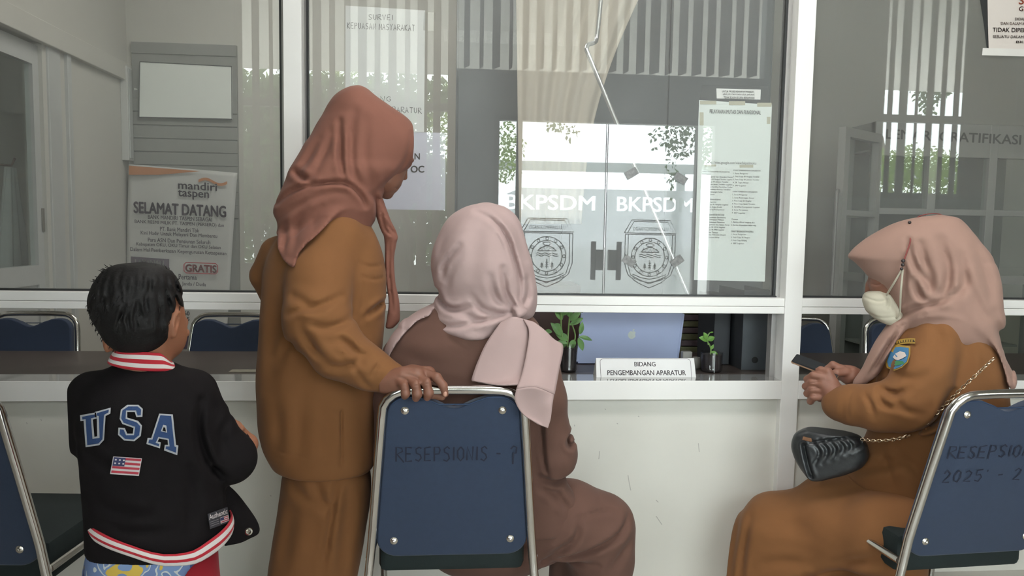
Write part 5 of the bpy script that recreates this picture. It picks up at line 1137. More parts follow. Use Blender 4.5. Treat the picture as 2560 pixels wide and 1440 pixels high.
    for y in (951, 967, 984): h.crease([(2056, y), (2022, y+4)], .0016, .002, w0, w0, ridge=0)
    parts.append(h.data())
    h = SDF(F, (L(2030, 960).x, -.10, L(2000, 970).z), (L(2175, 960).x, .10, L(2000, 885).z), .0026); w0 = -.01
    h.add(h.chain([L(2155, 945, w0+.02), L(2125, 938, w0), L(2098, 928, w0)], [.026, .030, .024], .012))
    for i in range(4): h.add(h.chain([L(2105-3*i, 922+6*i, w0-.02+.014*i), L(2082-3*i, 912+7*i, w0-.028+.014*i), L(2068-3*i, 922+6*i, w0-.03+.012*i), L(2066-3*i, 932+5*i, w0-.03+.012*i)], [.0125, .0118, .0105, .0085], .004), .004)
    h.add(h.chain([L(2115, 930, w0-.025), L(2092, 932, w0-.045), L(2070, 936, w0-.05)], [.015, .0125, .0095], .005), .006)
    parts.append(h.data())
    body = meshdata('person', parts, skin_b, None, 1); tag(body, 'masked person in ochre uniform and mauve hijab seated at the right with a phone', 'person')
    tu = g.build('tunic', khaki, body)
    s = SDF(F, (-.56, -.30, FZ), (.26, .30, .66), .0070)
    s.add(s.chain([L(2340, 1262, .09), L(2250, 1265, .06)], [.155, .165], .03))
    s.add(s.chain([L(2250, 1275, .01), L(2080, 1288, -.03), L(1950, 1325, -.03), L(1932, 1400, -.03), L(1918, 1480, -.03), Vector((L(1905, 1480, -.03).x, -.02, FZ+.05))], [.15, .125, .122, .13, .135, .15], .04), .06)
    s.add(s.chain([L(2285, 1325, -.085), L(2220, 1335, -.10), L(2100, 1330, -.08)], [.075, .098, .10], .03), .05)
    s.add(s.chain([L(2280, 1275, .10), L(2080, 1290, .12), L(1960, 1330, .14), L(1945, 1420, .14), Vector((L(1930, 1480, .14).x, .14, FZ+.05))], [.14, .12, .11, .11, .12], .04), .08)
    s.add(s.chain([L(2262, 1318, -.155), L(2200, 1330, -.155), L(2100, 1330, -.11)], [.088, .10, .10], .03), .05)
    s.add(s.chain([L(2225, 1330, -.15), L(2215, 1440, -.155), L(2200, 1600, -.15)], [.10, .105, .11], .03), .05)
    s.add(s.loft([(1290, 1900, 2250, -.04, .10), (1330, 1850, 2262, -.05, .13), (1380, 1838, 2254, -.05, .135), (1440, 1818, 2240, -.05, .14), (1560, 1800, 2215, -.04, .15), (1760, 1775, 2180, -.03, .16)], .03, 2.6), .05)
    for pts, wd, dp in (([(1850, 1270), (1845, 1340), (1830, 1440)], .014, .006), ([(1880, 1290), (1868, 1360), (1862, 1440)], .012, .009), ([(2000, 1430), (2120, 1405), (2260, 1395)], .014, .012), ([(2020, 1410), (2060, 1440)], .010, .006), ([(1930, 1250), (2010, 1235), (2100, 1240)], .02, .004), ([(2080, 1395), (2160, 1360), (2240, 1330)], .014, .006), ([(1900, 1400), (1960, 1380), (2040, 1390)], .016, .005)):
        s.crease(pts, wd, dp, -.1, .05)
    s.wrinkle(.002, 16, 9); s.build('skirt', khaki, body)
    # ---- hijab
    k = SDF(F, (L(2090, 700).x, -.18, L(2200, 1000).z), (.32, .16, L(2300, 525).z), .0056)
    k.add(k.loft([(537, 2335, 2362, .0, .02), (543, 2292, 2392, 0, .055), (556, 2240, 2412, 0, .08), (580, 2190, 2434, 0, .10), (605, 2154, 2454, 0, .108), (630, 2128, 2474, 0, .112), (646, 2118, 2482, 0, .113), (660, 2134, 2490, 0, .113), (690, 2160, 2500, 0, .113), (720, 2192, 2506, 0, .115),
                  (760, 2222, 2509, 0, .118), (800, 2242, 2513, 0, .118), (840, 2260, 2500, 0, .11), (870, 2290, 2490, 0, .08)], .012, 2.1))
    tr = g.chain([L(2345, 850, -.07), L(2305, 940, -.12)], [.072, .080], .03); base = np.minimum(torso, tr)
    sd = resample(k, g, base)
    k.add(np.maximum(sd-.017, k.poly([(2300, 745), (2250, 800), (2215, 850), (2200, 905), (2216, 880), (2262, 815), (2325, 788), (2400, 788), (2455, 815), (2490, 868), (2512, 925), (2528, 974), (2545, 970), (2550, 900), (2535, 820), (2510, 730)], -.1)), .025)
    k.add(k.loft([(795, 2228, 2280, -.02, .06), (820, 2212, 2268, -.03, .055), (850, 2192, 2244, -.04, .045), (890, 2170, 2222, -.05, .035), (930, 2148, 2200, -.05, .028), (955, 2131, 2170, -.05, .02), (968, 2130, 2150, -.05, .012)], .008), .02)
    for pts, wd, dp in (([(2270, 600), (2285, 660), (2320, 710), (2330, 740)], .008, .010), ([(2300, 610), (2320, 680), (2345, 735)], .010, .009), ([(2350, 600), (2372, 670), (2362, 730), (2330, 765)], .011, .010), ([(2400, 640), (2410, 710), (2380, 750)], .012, .008), ([(2285, 700), (2300, 740), (2330, 752)], .008, .009), ([(2240, 800), (2290, 770), (2350, 755), (2400, 725)], .007, .008),
                        ([(2440, 620), (2470, 700), (2480, 790)], .014, .006), ([(2420, 700), (2450, 770), (2500, 840)], .012, .006), ([(2255, 815), (2215, 870), (2175, 940)], .006, .007), ([(2240, 835), (2205, 890), (2165, 950)], .005, .005), ([(2262, 640), (2262, 690), (2258, 760)], .008, .006), ([(2490, 780), (2510, 860), (2530, 950)], .010, .005), ([(2150, 612), (2200, 580), (2270, 565)], .02, .002)):
        k.crease(pts, wd, dp, -.1, .03)
    # the brim shades the brow: hollow the opening for the face
    k.cut(-k.poly([(2122, 655), (2152, 676), (2180, 712), (2205, 740), (2225, 770), (2238, 800), (2150, 800), (2120, 720)], -.05), .006)
    k.wrinkle(.0015, 26, 15)
    hj = k.build('hijab', mauve, body)
    # ---- face mask with loops and the beaded red lanyard
    mk = mat('cream_face_mask', (.46, .425, .335), .8, var=.03, bump=.1, bscale=700)
    m = SDF(F, (L(2140, 760).x, -.10, L(2200, 820).z), (L(2290, 760).x, .09, L(2200, 715).z), .003)
    m.add(m.loft([(724, 2196, 2232, 0, .048), (732, 2164, 2240, 0, .062), (742, 2157, 2248, 0, .070), (758, 2157, 2258, 0, .078), (774, 2163, 2264, 0, .082), (788, 2176, 2265, 0, .082), (800, 2194, 2260, 0, .078), (809, 2216, 2248, 0, .070)], .003, 2.8))
    m.crease([(2210, 730), (2222, 750), (2218, 770)], .004, .003, -.05, .02); m.crease([(2160, 742), (2195, 752), (2220, 748)], .003, .002, -.05, .02); m.crease([(2170, 780), (2200, 792), (2250, 790)], .003, .0015, -.05, .02)
    mo = m.build('face_mask', mk, body)
    for pts in ([(2216, 738, -.072), (2236, 706, -.108), (2256, 672, -.120)], [(2250, 786, -.082), (2252, 730, -.120), (2257, 674, -.121)], [(2240, 796, -.074), (2246, 790, -.084), (2251, 780, -.09)]):
        MB().tube(spline([F.P(*p) for p in pts], 6), .0030, 8).build('ear_loop', mk, mo, True)
    cord = mat('red_brown_cord', (.20, .035, .03), .6)
    MB().tube(spline([F.P(2300, 548, .03), F.P(2278, 549, -.03), F.P(2274, 566, -.075), F.P(2276, 600, -.108), F.P(2268, 628, -.119), F.P(2260, 650, -.122)], 8), .0022, 8).build('cord', cord, mo, True)
    MB().tube(spline([F.P(2276, 560, -.05), F.P(2300, 540, -.02), F.P(2340, 534, .0), F.P(2372, 545, .03)], 8), .0016, 6).build('cord', cord, mo, True)
    cl = MB(); cl.ball(F.W(L(2258, 652, -.126)), (.006, .006, .006)).ball(F.W(L(2257, 662, -.126)), (.005, .005, .006)).ball(F.W(L(2254, 672, -.126)), (.0045, .0045, .005)); cl.ball(F.W(L(2274, 556, -.075)), .005).build('beads', mat('dark_beads', (.03, .02, .02), .3), mo, True)
    # ---- badges on the sleeve
    sf = smooth_front(g, F, (2212, 2292), (842, 930), .001)
    def decal(name, poly, m_, lift=0.0, par=tu):
        cx, cy = sum(p[0] for p in poly)/len(poly), sum(p[1] for p in poly)/len(poly); v = [sf(cx, cy, lift)]; v += [sf(x, y, lift) for x, y in poly]; n = len(poly)
        return mesh(name, v, [(0, 1+(i+1) % n, 1+i) for i in range(n)], m_, par, True)
    gold = mat('gold_thread', (.45, .28, .05), .5, var=.2, scale=80); sky = mat('badge_blue', (.06, .22, .42), .6); wht2 = mat('badge_white', (.70, .62, .58), .6); grn = mat('badge_green', (.05, .25, .10), .6)
    shp = [(2222, 866), (2250, 862), (2276, 866), (2276, 885), (2270, 905), (2255, 919), (2236, 927), (2217, 920), (2213, 905), (2218, 885)]
    sc_ = lambda k_, dy=0: [(2246+(x-2246)*k_, 895+dy+(y-895)*k_) for x, y in shp]
    bd = decal('badge', shp, gold); decal('badge_field', sc_(.86), sky, .0012, bd)
    decal('badge_figure', [(2232, 893), (2238, 884), (2250, 878), (2262, 881), (2266, 890), (2256, 896), (2246, 900), (2238, 899)], wht2, .0024, bd); decal('badge_foliage', [(2226, 908), (2240, 902), (2256, 903), (2262, 908), (2250, 912), (2238, 914)], grn, .0024, bd)
    ar = [(2226+62*t, 856-10*t-4*math.sin(PI*t)) for t in [i/10 for i in range(11)]]; ab = decal('badge_arc', ar+[(x, y+13) for x, y in ar[::-1]], gold)
    dkb = mat('dark_thread', (.05, .03, .02), .7); decal('badge_lettering', [(x+2, y+3) for x, y in ar[:-1]]+[(x, y+9) for x, y in ar[::-1][:-1]], dkb, .0012, ab)
    for i in range(9): x, y = ar[i+1]; decal('badge_lettering', [(x-4, y+4), (x, y+3.5), (x, y+8.5), (x-4, y+9)], gold, .0022, ab)
    return body
masked_woman()
# phone
def phone():
    F = F3; ph = empty('smartphone', F.P(2010, 930, -.06), 'dark smartphone held by the masked woman', 'phone')
    a, b = F.P(1976, 908, -.075), F.P(2056, 938, -.085); d = (b-a); n = (F.w*.25+Vector((0, 0, 1))).normalized(); s = (F.w-d.normalized()*F.w.dot(d.normalized())).normalized(); s = (s+Vector((0, 0, .25))).normalized()
    up = d.normalized().cross(s); up = up if up.z > 0 else -up
    W_, T_ = .070, .0085; dd = d.normalized()*.150
    def slab(o, l, w_, t, name, m, par): 
        bb = MB().prism([o, o+l, o+l+s*w_, o+s*w_], up*t); bmesh.ops.bevel(bb.bm, geom=bb.bm.edges[:], offset=.0028, segments=2, affect='EDGES'); return bb.build(name, m, par, True)
    slab(a, dd, W_, T_, 'case', mat('tan_phone_case', (.36, .22, .14), .5), ph); slab(a+up*T_*.75+dd*.01-s*.0004, dd*.985, W_*1.0, T_*.45, 'screen', mat('dark_phone_glass', (.02, .022, .026), .15), ph)
phone()
# shoulder bag with chevron quilting
def bag():
    F = F3; L = F.L; bg = empty('shoulder_bag', F.P(2070, 1190, -.12), 'small black quilted shoulder bag on the lap of the masked woman', 'bag')
    leath = mat('black_leather', (.022, .024, .026), .38, var=.2, scale=40, bump=.15, bscale=300)
    s = SDF(F, (L(1960, 1130).x, -.26, L(2100, 1215).z), (L(2190, 1130).x, .02, L(2100, 1060).z), .0042)
    s.add(s.loft([(1072, 2040, 2125, -.12, .03), (1082, 2008, 2150, -.12, .045), (1100, 1984, 2168, -.12, .05), (1125, 1978, 2174, -.12, .052), (1150, 1984, 2160, -.12, .052), (1172, 1998, 2120, -.12, .052), (1188, 2016, 2075, -.12, .048), (1197, 2030, 2055, -.12, .04)], .014, 3.0))
    s.crease([(2010, 1112), (2018, 1150), (2030, 1190)], .006, .008, -.16, -.10, taper=False)
    for i in range(7):
        x = 2036+20*i; s.crease([(x-6, 1102-2*i), (x+14, 1130-4*i), (x-2, 1165-8*i)], .0055, .0045, -.16, -.11, ridge=.5)
    s.crease([(2012, 1108), (2080, 1098), (2160, 1092)], .004, .006, -.16, -.09)
    b = s.build('body', leath, bg)
    MB().box((-.016, -.002, -.006), (.016, .002, .006), .002, Matrix.Translation(F.P(2018, 1098, -.175)) @ Matrix.Rotation(.25, 4, 'Y')).build('tag', mat('brown_leather_tag', (.16, .07, .03), .5), b)
    gm = mat('pale_gold_chain', (.62, .50, .36), .25, 1.0)
    for nm, pts in (('chain', [(2150, 1098, -.175), (2190, 1102, -.20), (2240, 1098, -.215), (2275, 1088, -.205)]), ('chain', [(2312, 1062, -.225), (2350, 1025, -.215), (2400, 975, -.20), (2450, 928, -.175), (2486, 894, -.125)])):
        P = spline([F.P(*p) for p in pts], 30); acc = 0; last = P[0]; c = MB(); i = 0
        for p in P[1:]:
            acc += (p-last).length; 
            if acc > .0085:
                t = (p-last).normalized(); a_ = t.cross(Vector((0, 0, 1))).normalized(); b_ = t.cross(a_)
                q = a_ if i % 2 else b_; acc = 0; i += 1
                c.tube([p+t*.0068*math.cos(x)+q*.0042*math.sin(x) for x in [2*PI*k/10 for k in range(10)]], .0012, 5, closed=True)
            last = p
        c.build(nm, gm, bg, True)
bag()
# ================================================================ boy in a black varsity jacket
F4 = Frame(350, -1.1)
def boy():
    F = F4; L = F.L; P = F.P
    g = SDF(F, (L(160, 1000).x, -.15, L(350, 1400).z), (L(665, 1000).x, .16, L(350, 890).z), .0046)
    torso = g.loft([(905, 292, 428, .0, .045), (922, 262, 455, 0, .062), (940, 232, 490, 0, .078), (968, 205, 515, 0, .09), (1000, 192, 530, 0, .098), (1050, 188, 538, 0, .102), (1120, 196, 545, 0, .102), (1200, 203, 556, 0, .10), (1280, 206, 566, 0, .10), (1340, 208, 572, 0, .10), (1362, 210, 572, 0, .10)], .012, 2.35)
    g.add(torso)
    g.add(g.chain([L(478, 985, .0), L(516, 1062, .0), L(576, 1145, .0), L(588, 1110, .07)], [.052, .047, .050, .034], .02), .016)
    g.add(g.chain([L(232, 985, .02), L(225, 1080, .05), L(262, 1130, .12)], [.045, .044, .04], .02), .02)
    for pts, wd, dp in (([(505, 1010), (498, 1080), (520, 1160), (560, 1205)], .008, .010), ([(560, 1205), (540, 1190), (525, 1200)], .006, .006), ([(585, 1060), (560, 1100), (570, 1140)], .008, .004), ([(220, 1250), (300, 1285), (380, 1290)], .012, .004), ([(250, 1310), (340, 1330), (430, 1320)], .010, .004), ([(470, 1180), (480, 1250), (470, 1330)], .012, .005), ([(200, 1130), (240, 1160), (280, 1165)], .010, .004)):
        g.crease(pts, wd, dp, -.09, .06)
    g.wrinkle(.0012, 30, 2)
    parts = []
    b = SDF(F, (-.16, -.1, FZ), (.16, .14, 1.12), .007)
    b.add(b.loft([(900, 300, 420, .01, .04), (960, 235, 480, .01, .06), (1150, 235, 500, .01, .07), (1350, 245, 510, .01, .075)], .03))
    for x in (310, 430): b.add(b.chain([L(x, 1330, .01), L(x, 1520, .01), Vector((L(x, 1500, .01).x, .01, FZ+.07)), Vector((L(x, 1500, .01).x+.03, .09, FZ+.03))], [.065, .045, .032, .028], .02), .02)
    parts.append(b.data())
    hd = SDF(F, (L(200, 800).x, -.11, L(350, 940).z), (L(490, 800).x, .13, L(350, 690).z), .003)
    hd.add(hd.ell(L(350, 775, .01), (.080, .088, .092)))
    hd.add(hd.ell(L(412, 838, .03), (.042, .045, .052)), .03)                         # cheek and jaw turned to the right
    hd.add(hd.loft([(840, 292, 430, .0, .05), (880, 290, 424, -.005, .048), (930, 285, 430, -.005, .052), (950, 270, 445, 0, .05)], .01), .02)
    hd.add(hd.ell(L(458, 805, .06), (.010, .02, .012)), .012); hd.add(hd.ell(L(462, 832, .075), (.010, .012, .010)), .012)  # nose, lips just past the cheek
    ea = L(437, 806, -.040)                                                           # right ear
    R = Matrix.Rotation(.22, 3, 'Y')
    hd.add(hd.ell(ea, (.0095, .014, .027), R), .006); hd.cut(-hd.ell(ea+Vector((.006, -.008, .003)), (.005, .008, .016), R), .004); hd.add(hd.ell(ea+Vector((-.002, 0, -.024)), (.006, .008, .007)), .006)
    hd.add(hd.ell(L(268, 852, -.01), (.008, .014, .024)), .008)
    parts.append(hd.data())
    parts.append(simple_hand(F, L(586, 1096, .085), (-.75, .15, .45), 1, .0028, .9)); parts.append(simple_hand(F, L(290, 1130, .14), (.8, .3, .1), -1, .004))
    # fingers seen over the sleeve
    h = SDF(F, (L(545, 1070).x, -.02, L(560, 1110).z), (L(625, 1070).x, .09, L(560, 1030).z), .0022); w0 = .035
    h.add(h.chain([L(602, 1090, w0+.01), L(585, 1072, w0)], [.018, .018]))
    for i, (a, bq) in enumerate((((578, 1056), (560, 1052)), ((586, 1060), (570, 1064)), ((594, 1064), (580, 1074)), ((601, 1072), (592, 1084)))): h.add(h.chain([L(596, 1078, w0), L(*a, w0-.008), L(*bq, w0-.010)], [.010, .0085, .0068], .003), .003)
    parts.append(h.data())
    body = meshdata('person', parts, skinm('boy_skin', (.30, .125, .07)), None, 1); tag(body, 'small boy standing with his back to us in a black USA varsity jacket', 'person')
    jk = g.build('jacket', blackk, body)
    # ---- hair
    hairm = mat('black_hair', (.010, .009, .009), .62, var=.4, scale=60, bump=.5, bscale=160, spec=.2)
    k = SDF(F, (L(195, 780).x, -.14, L(350, 900).z), (L(480, 780).x, .15, L(350, 640).z), .0036)
    k.add(k.loft([(655, 322, 372, .0, .02), (660, 292, 398, 0, .05), (672, 266, 420, 0, .07), (692, 244, 438, .0, .088), (720, 226, 452, .005, .10), (752, 218, 458, .005, .106), (785, 222, 457, .005, (.104, .1)), (808, 234, 450, .0, (.098, .08)), (828, 246, 434, -.005, (.085, .05)), (848, 260, 424, -.015, (.066, .03)), (866, 280, 408, -.02, (.048, .03)), (880, 300, 392, -.022, (.038, .03))], .012))
    k.cut(-k.ell(L(450, 812, -.035), (.024, .055, .036)), .006)
    rs = np.random.RandomState(4)
    for i in range(70):
        x0 = rs.uniform(225, 450); y0 = rs.uniform(668, 800); dx = rs.normal(-(338-x0)*.12, 8); k.crease([(x0, y0), (x0+dx*.5, y0+22), (x0+dx, y0+48)], .0028, .0022, -.09, .05)
    k.wrinkle(.0012, 60, 3); ho = k.build('hair', hairm, body, 1)
    hb = MB()
    for i in range(420):
        a = rs.uniform(0, 2*PI); t = rs.uniform(.0, 1); py = 668+200*t
        zz = F.L(300, py).z; pl, pr_ = cubic(np.array([py]), [655, 672, 692, 720, 752, 785, 808, 828, 848, 866, 880], [322, 266, 244, 226, 218, 222, 234, 246, 260, 280, 300])[0], cubic(np.array([py]), [655, 672, 692, 720, 752, 785, 808, 828, 848, 866, 880], [372, 420, 438, 452, 458, 457, 450, 434, 424, 408, 392])[0]
        c = (F.L(pl, py)+F.L(pr_, py))/2; ru = (F.L(pr_, py)-F.L(pl, py)).length/2; rw = .105*min(1, .35+t*2) if t < .5 else .10-.10*(t-.5)
        if t > .6 and math.sin(a) > -.2 and math.cos(a) > .2: continue
        p = Vector((c.x+ru*.97*math.cos(a), rw*.97*math.sin(a), zz)); n_ = Vector((math.cos(a), math.sin(a), .5-t)).normalized(); d = (n_*.2+Vector((-.35+rs.normal(0, .2), rs.normal(0, .3), -1+1.2*(t < .2)))).normalized(); Ln = rs.uniform(.006, .014)
        hb.tube([F.W(p), F.W(p+d*Ln*.55+n_*.0015), F.W(p+d*Ln)], [.0010, .0007, .0002], 4, caps=False)
    tag(hb.build('loose_strands', hairm, ho, True), kind='stuff')
    # ---- ribbed striped collar, hem band: rings whose rows take the red and white yarn in turn
    red = fabric('red_rib_knit', (.42, .022, .035), weave=0); wk = fabric('white_rib_knit', (.62, .57, .55))
    def band(name, top, bot, w0, rw, rows, bulge, par, puff=.0, back=None, th=.004, far=None):
        """top / bot: traced edge (px -> py) across the near side"""
        n = 56; v, f, mi = [], [], []
        xt0, xt1, xb0, xb1 = top[0][0], top[-1][0], bot[0][0], bot[-1][0]
        m = sum(1 for _ in rows); nn = sum(r[1] for r in rows); lev = 0
        for j in range(nn+1):
            t = j/nn
            x0, x1 = xt0+(xb0-xt0)*t, xt1+(xb1-xt1)*t; a_, c_ = L(x0, 0 or 900, w0), L(x1, 900, w0)
            cu_, ru = (a_.x+c_.x)/2, (c_.x-a_.x)/2
            for i in range(n):
                a = 2*PI*i/n; u = math.cos(a); s_ = math.sin(a); e = .85
                uu = math.copysign(abs(u)**e, u); ww = math.copysign(abs(s_)**e, s_)
                px = (x0+x1)/2+(x1-x0)/2*uu
                yt = float(cubic(np.array([xt0+(px-x0)/(x1-x0)*(xt1-xt0)]), [q[0] for q in top], [q[1] for q in top])[0]); yb = float(cubic(np.array([xb0+(px-x0)/(x1-x0)*(xb1-xb0)]), [q[0] for q in bot], [q[1] for q in bot])[0])
                w = w0+rw*ww; py = yt+(yb-yt)*t
                z = L(px, py, w0-rw).z if s_ <= 0 else L(px, py, w0-rw).z+(far or 0)*s_
                k_ = 1+bulge*math.sin(PI*t)
                v.append(F.W((cu_+(ru*uu)*k_, w0+(w-w0)*k_, z)))
        r_ = 0
        for ri, (mt, cnt) in enumerate(rows):
            for _ in range(cnt):
                for i in range(n): f.append((r_*n+i, r_*n+(i+1) % n, (r_+1)*n+(i+1) % n, (r_+1)*n+i)); mi.append(mt)
                r_ += 1
        o = mesh(name, v, f, red, par, True); o.data.materials.append(wk); o.data.polygons.foreach_set('material_index', mi); s2 = o.modifiers.new('thick', 'SOLIDIFY'); s2.thickness = th; s2.offset = 1; return o
    band('collar', [(288, 884), (345, 880), (396, 884), (428, 914)], [(268, 918), (350, 927), (420, 931), (446, 934)], -.002, .058, [(0, 2), (1, 3), (0, 3), (1, 3), (0, 2)], .02, jk, far=-.01)
    band('hem_band', [(203, 1340), (300, 1366), (400, 1390), (450, 1386), (510, 1360), (574, 1332)], [(205, 1376), (300, 1396), (400, 1420), (450, 1419), (520, 1396), (577, 1366)], 0, .112, [(0, 2), (1, 4), (0, 3), (1, 4)], .02, jk, far=0)
    # ---- open front edge of the jacket swinging to the right
    fl = patch('front_flap', [[P(545, 1195, .03), P(562, 1206, .03), P(572, 1212, .03)], [P(555, 1245, .02), P(586, 1248, .025), P(606, 1254, .04)], [P(558, 1300, .01), P(605, 1296, .02), P(641, 1304, .04)], [P(560, 1335, .01), P(612, 1330, .02), P(645, 1331, .04)], [P(562, 1364, .01), P(598, 1356, .02), P(622, 1345, .03)]], blackk, jk, 7, .006)
    q = P(626, 1322, .028); MB().lathe([(.0085, 0), (.0085, -.003), (.0055, -.0038), (.003, -.0015)], (q.x, q.y-.012, q.z), 'Y', 20).build('snap_button', steel, fl, True)
    # ---- lettering and patches on the back
    sb = smooth_front(g, F, (200, 448), (1010, 1192), .0012); sl_ = smooth_front(g, F, (505, 562), (1255, 1330), .0012, 0)
    def on_back(px, py, lift=0.0): return (sl_ if py > 1230 else sb)(px, py, lift)
    def decal(name, poly, m_, lift, par, n=0):
        """traced outline filled with a grid fine enough to follow the cloth"""
        from mathutils.geometry import delaunay_2d_cdt
        k_ = len(poly); xs = [p[0] for p in poly]; ys = [p[1] for p in poly]; V2 = []
        for i in range(k_):
            a, b_ = Vector(poly[i]), Vector(poly[(i+1) % k_]); m_n = max(1, int((b_-a).length/9))
            V2 += [a+(b_-a)*j/m_n for j in range(m_n)]
        nb = len(V2); st_ = 9; inside = lambda x, y: sum(((poly[i][1] > y) != (poly[(i+1) % k_][1] > y)) and (x < (poly[(i+1) % k_][0]-poly[i][0])*(y-poly[i][1])/(poly[(i+1) % k_][1]-poly[i][1])+poly[i][0]) for i in range(k_)) % 2 == 1
        y = min(ys)+st_/2
        while y < max(ys):
            x = min(xs)+st_/2
            while x < max(xs):
                if inside(x, y): V2.append(Vector((x, y)))
                x += st_
            y += st_
        vo, eo, fo, _a, _b, _c = delaunay_2d_cdt(V2, [(i, (i+1) % nb) for i in range(nb)], [], 0, 1e-4)
        f = [t for t in fo if inside(sum(vo[i].x for i in t)/3, sum(vo[i].y for i in t)/3)]
        o = mesh(name, [on_back(v.x, v.y, lift) for v in vo], f, m_, par, True); return o
    silver = mat('silver_grey_felt', (.36, .36, .38), .8, var=.08, scale=80); blue = mat('royal_blue_felt', (.018, .046, .13), .85, var=.12, scale=120, bump=.3, bscale=600)
    def glyph(outer, inners, par):
        o = decal('letter', outer, silver, .0006, par)
        for i in inners: decal('letter_fill', i, blue, .0016, o)
    # U
    glyph([(200, 1038), (240, 1031), (242, 1046), (232, 1049), (236, 1092), (243, 1091), (242, 1044), (236, 1043), (237, 1030), (277, 1019), (276, 1034), (264, 1040), (260, 1100), (248, 1113), (214, 1118), (209, 1052), (201, 1053)],
          [[(205, 1042), (236, 1036), (238, 1043), (227, 1046), (231, 1097), (249, 1095), (247, 1040), (241, 1039), (242, 1033), (272, 1024), (271, 1031), (260, 1037), (256, 1098), (246, 1109), (218, 1113), (214, 1048), (206, 1049)]], jk)
    # S
    So = [(318, 1012), (346, 1012), (357, 1022), (356, 1042), (341, 1043), (337, 1030), (318, 1030), (318, 1044), (345, 1052), (355, 1064), (352, 1090), (336, 1103), (310, 1101), (295, 1087), (296, 1069), (312, 1070), (318, 1084), (332, 1084), (334, 1070), (306, 1060), (299, 1047), (302, 1024)]
    cS = (326, 1057); glyph(So, [[(321, 1016), (344, 1016), (353, 1024), (352, 1038), (344, 1039), (340, 1026), (315, 1026), (314, 1047), (342, 1056), (351, 1066), (348, 1088), (334, 1099), (312, 1097), (299, 1085), (300, 1073), (309, 1074), (315, 1088), (335, 1088), (338, 1067), (309, 1057), (303, 1046), (306, 1026)]], jk)
    # A
    glyph([(398, 1034), (432, 1036), (440, 1112), (446, 1114), (443, 1138), (410, 1126), (412, 1112), (420, 1112), (419, 1100), (398, 1096), (394, 1104), (402, 1106), (400, 1121), (366, 1110), (369, 1095), (378, 1095)],
          [[(401, 1038), (428, 1040), (436, 1116), (441, 1118), (440, 1132), (414, 1122), (415, 1116), (424, 1116), (422, 1097), (396, 1092), (389, 1107), (398, 1110), (397, 1116), (371, 1107), (373, 1099), (381, 1099)]], jk)
    tri = decal('letter_gap', [(408, 1062), (416, 1064), (418, 1082), (402, 1078)], silver, .0026, jk); decal('letter_gap_fill', [(409, 1068), (413, 1069), (415, 1079), (406, 1077)], blackk, .0034, tri)
    # flag patch
    fpt = lambda u, v: (283+72*u-8*v, 1141+5*u+44*v-0*u)
    rect = lambda u0, u1, v0, v1: [fpt(u0, v0), fpt(u1, v0), fpt(u1, v1), fpt(u0, v1)]
    fw = mat('flag_white', (.55, .50, .50), .8); frd = mat('flag_red', (.36, .03, .05), .8); fb = mat('flag_navy', (.03, .035, .10), .8)
    fo_ = decal('flag_patch', rect(0, 1, 0, 1), fw, .0006, jk)
    for i in range(4): decal('flag_stripe', rect(.03, .98, .04+.25*i, .17+.25*i), frd, .0016, fo_)
    decal('flag_canton', rect(.03, .44, .04, .52), fb, .0026, fo_)
    for i in range(6): u, v = .08+.14*(i % 3), .14+.2*(i//3); decal('flag_star', rect(u, u+.06, v, v+.08), fw, .0034, fo_)
    # woven label near the hem
    lp_ = lambda u, v: (519+50*u+6*v, 1285-18*u+38*v)
    lr = lambda u0, u1, v0, v1: [lp_(u0, v0), lp_(u1, v0), lp_(u1, v1), lp_(u0, v1)]
    lo_ = decal('woven_label', lr(0, 1, 0, 1), mat('label_charcoal', (.035, .033, .04), .7), .0006, jk)
    decal('flag_mark', lr(.55, .97, .52, .9), fw, .0016, lo_); 
    for i in range(3): decal('label_stripe', lr(.58 if i else .75, .95, .55+.12*i, .61+.12*i), frd, .0024, lo_)
    decal('label_stripe', lr(.56, .74, .54, .72), fb, .0026, lo_)
    for i in range(3): decal('label_line', lr(.05, .48, .55+.13*i, .59+.13*i), mat('label_grey', (.18, .17, .18), .7), .0016, lo_)
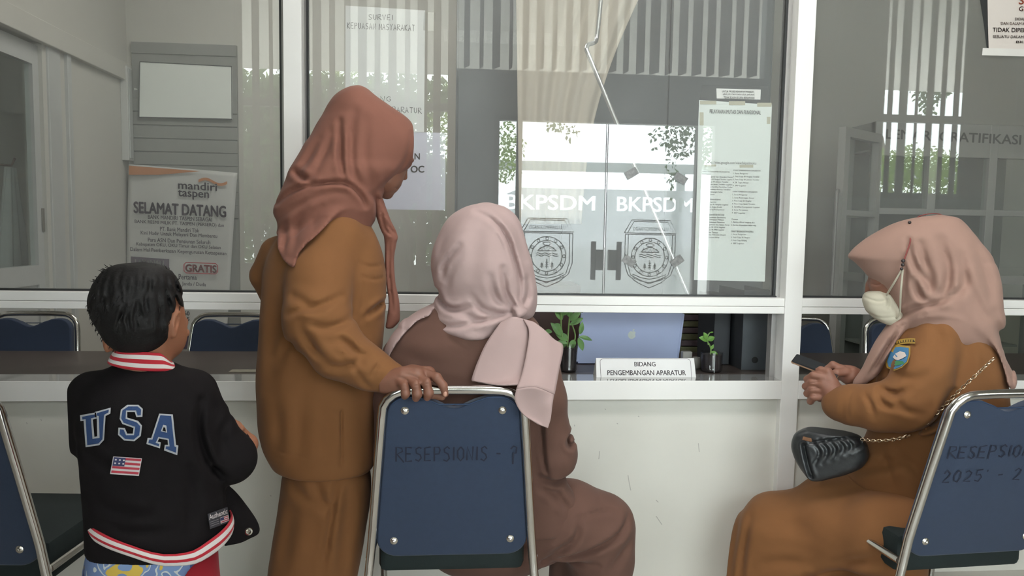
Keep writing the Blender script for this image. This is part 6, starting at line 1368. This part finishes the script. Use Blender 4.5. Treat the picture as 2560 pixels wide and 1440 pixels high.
    lettering('Authentic', (0, 0, 0), (1, 0, 0), (0, 0, 1), fw, lo_, bold=.02, fn=lambda s_, t_: on_back(*lp_(.04+.92*s_, .42-.34*t_), .003))
    # ---- shirt hem below the jacket and red shorts
    pm = bpy.data.materials.new('cartoon_print_cotton'); pm.use_nodes = True; N = pm.node_tree.nodes; K = pm.node_tree.links; p = N['Principled BSDF']; p.inputs['Roughness'].default_value = .85
    tc = N.new('ShaderNodeTexCoord'); vo = N.new('ShaderNodeTexNoise'); vo.inputs['Scale'].default_value = 17; vo.inputs['Detail'].default_value = 1.5; vo.inputs['Distortion'].default_value = 1.2; K.new(tc.outputs['Object'], vo.inputs['Vector'])
    cr = N.new('ShaderNodeValToRGB'); cr.color_ramp.interpolation = 'CONSTANT'; E = cr.color_ramp.elements; E[0].position = 0; E[0].color = (.55, .36, .05, 1); E[1].position = .38; E[1].color = (.04, .06, .16, 1)
    for ps, c4 in ((.41, (.13, .19, .36, 1)), (.56, (.50, .52, .52, 1)), (.60, (.16, .24, .42, 1)), (.66, (.55, .38, .06, 1))): e = E.new(ps); e.color = c4
    K.new(vo.outputs['Fac'], cr.inputs[0]); K.new(cr.outputs[0], p.inputs['Base Color'])
    t = SDF(F, (L(185, 1400).x, -.13, L(350, 1500).z), (L(580, 1400).x, .13, L(350, 1340).z), .005)
    t.add(t.loft([(1345, 212, 560, 0, .095), (1390, 202, 556, 0, .10), (1440, 192, 545, 0, .102), (1480, 186, 540, 0, .104)], .006, 2.3)); t.cut(t.poly([(180, 1330), (590, 1330), (575, 1376), (520, 1402), (478, 1424), (450, 1470), (440, 1500), (180, 1500)], -.1), .003); t.wrinkle(.002, 24, 4)
    t.build('shirt_hem', pm, body)
    sh = SDF(F, (-.19, -.13, FZ+.30), (.20, .13, L(350, 1370).z), .006)
    sh.add(sh.loft([(1385, 222, 545, 0, .09), (1440, 216, 545, 0, .092), (1520, 210, 552, 0, .095), (1600, 205, 558, 0, .097)], .006, 2.3)); sh.wrinkle(.002, 20, 4); sh.build('shorts', fabric('red_cotton', (.30, .012, .022)), body)
boy()
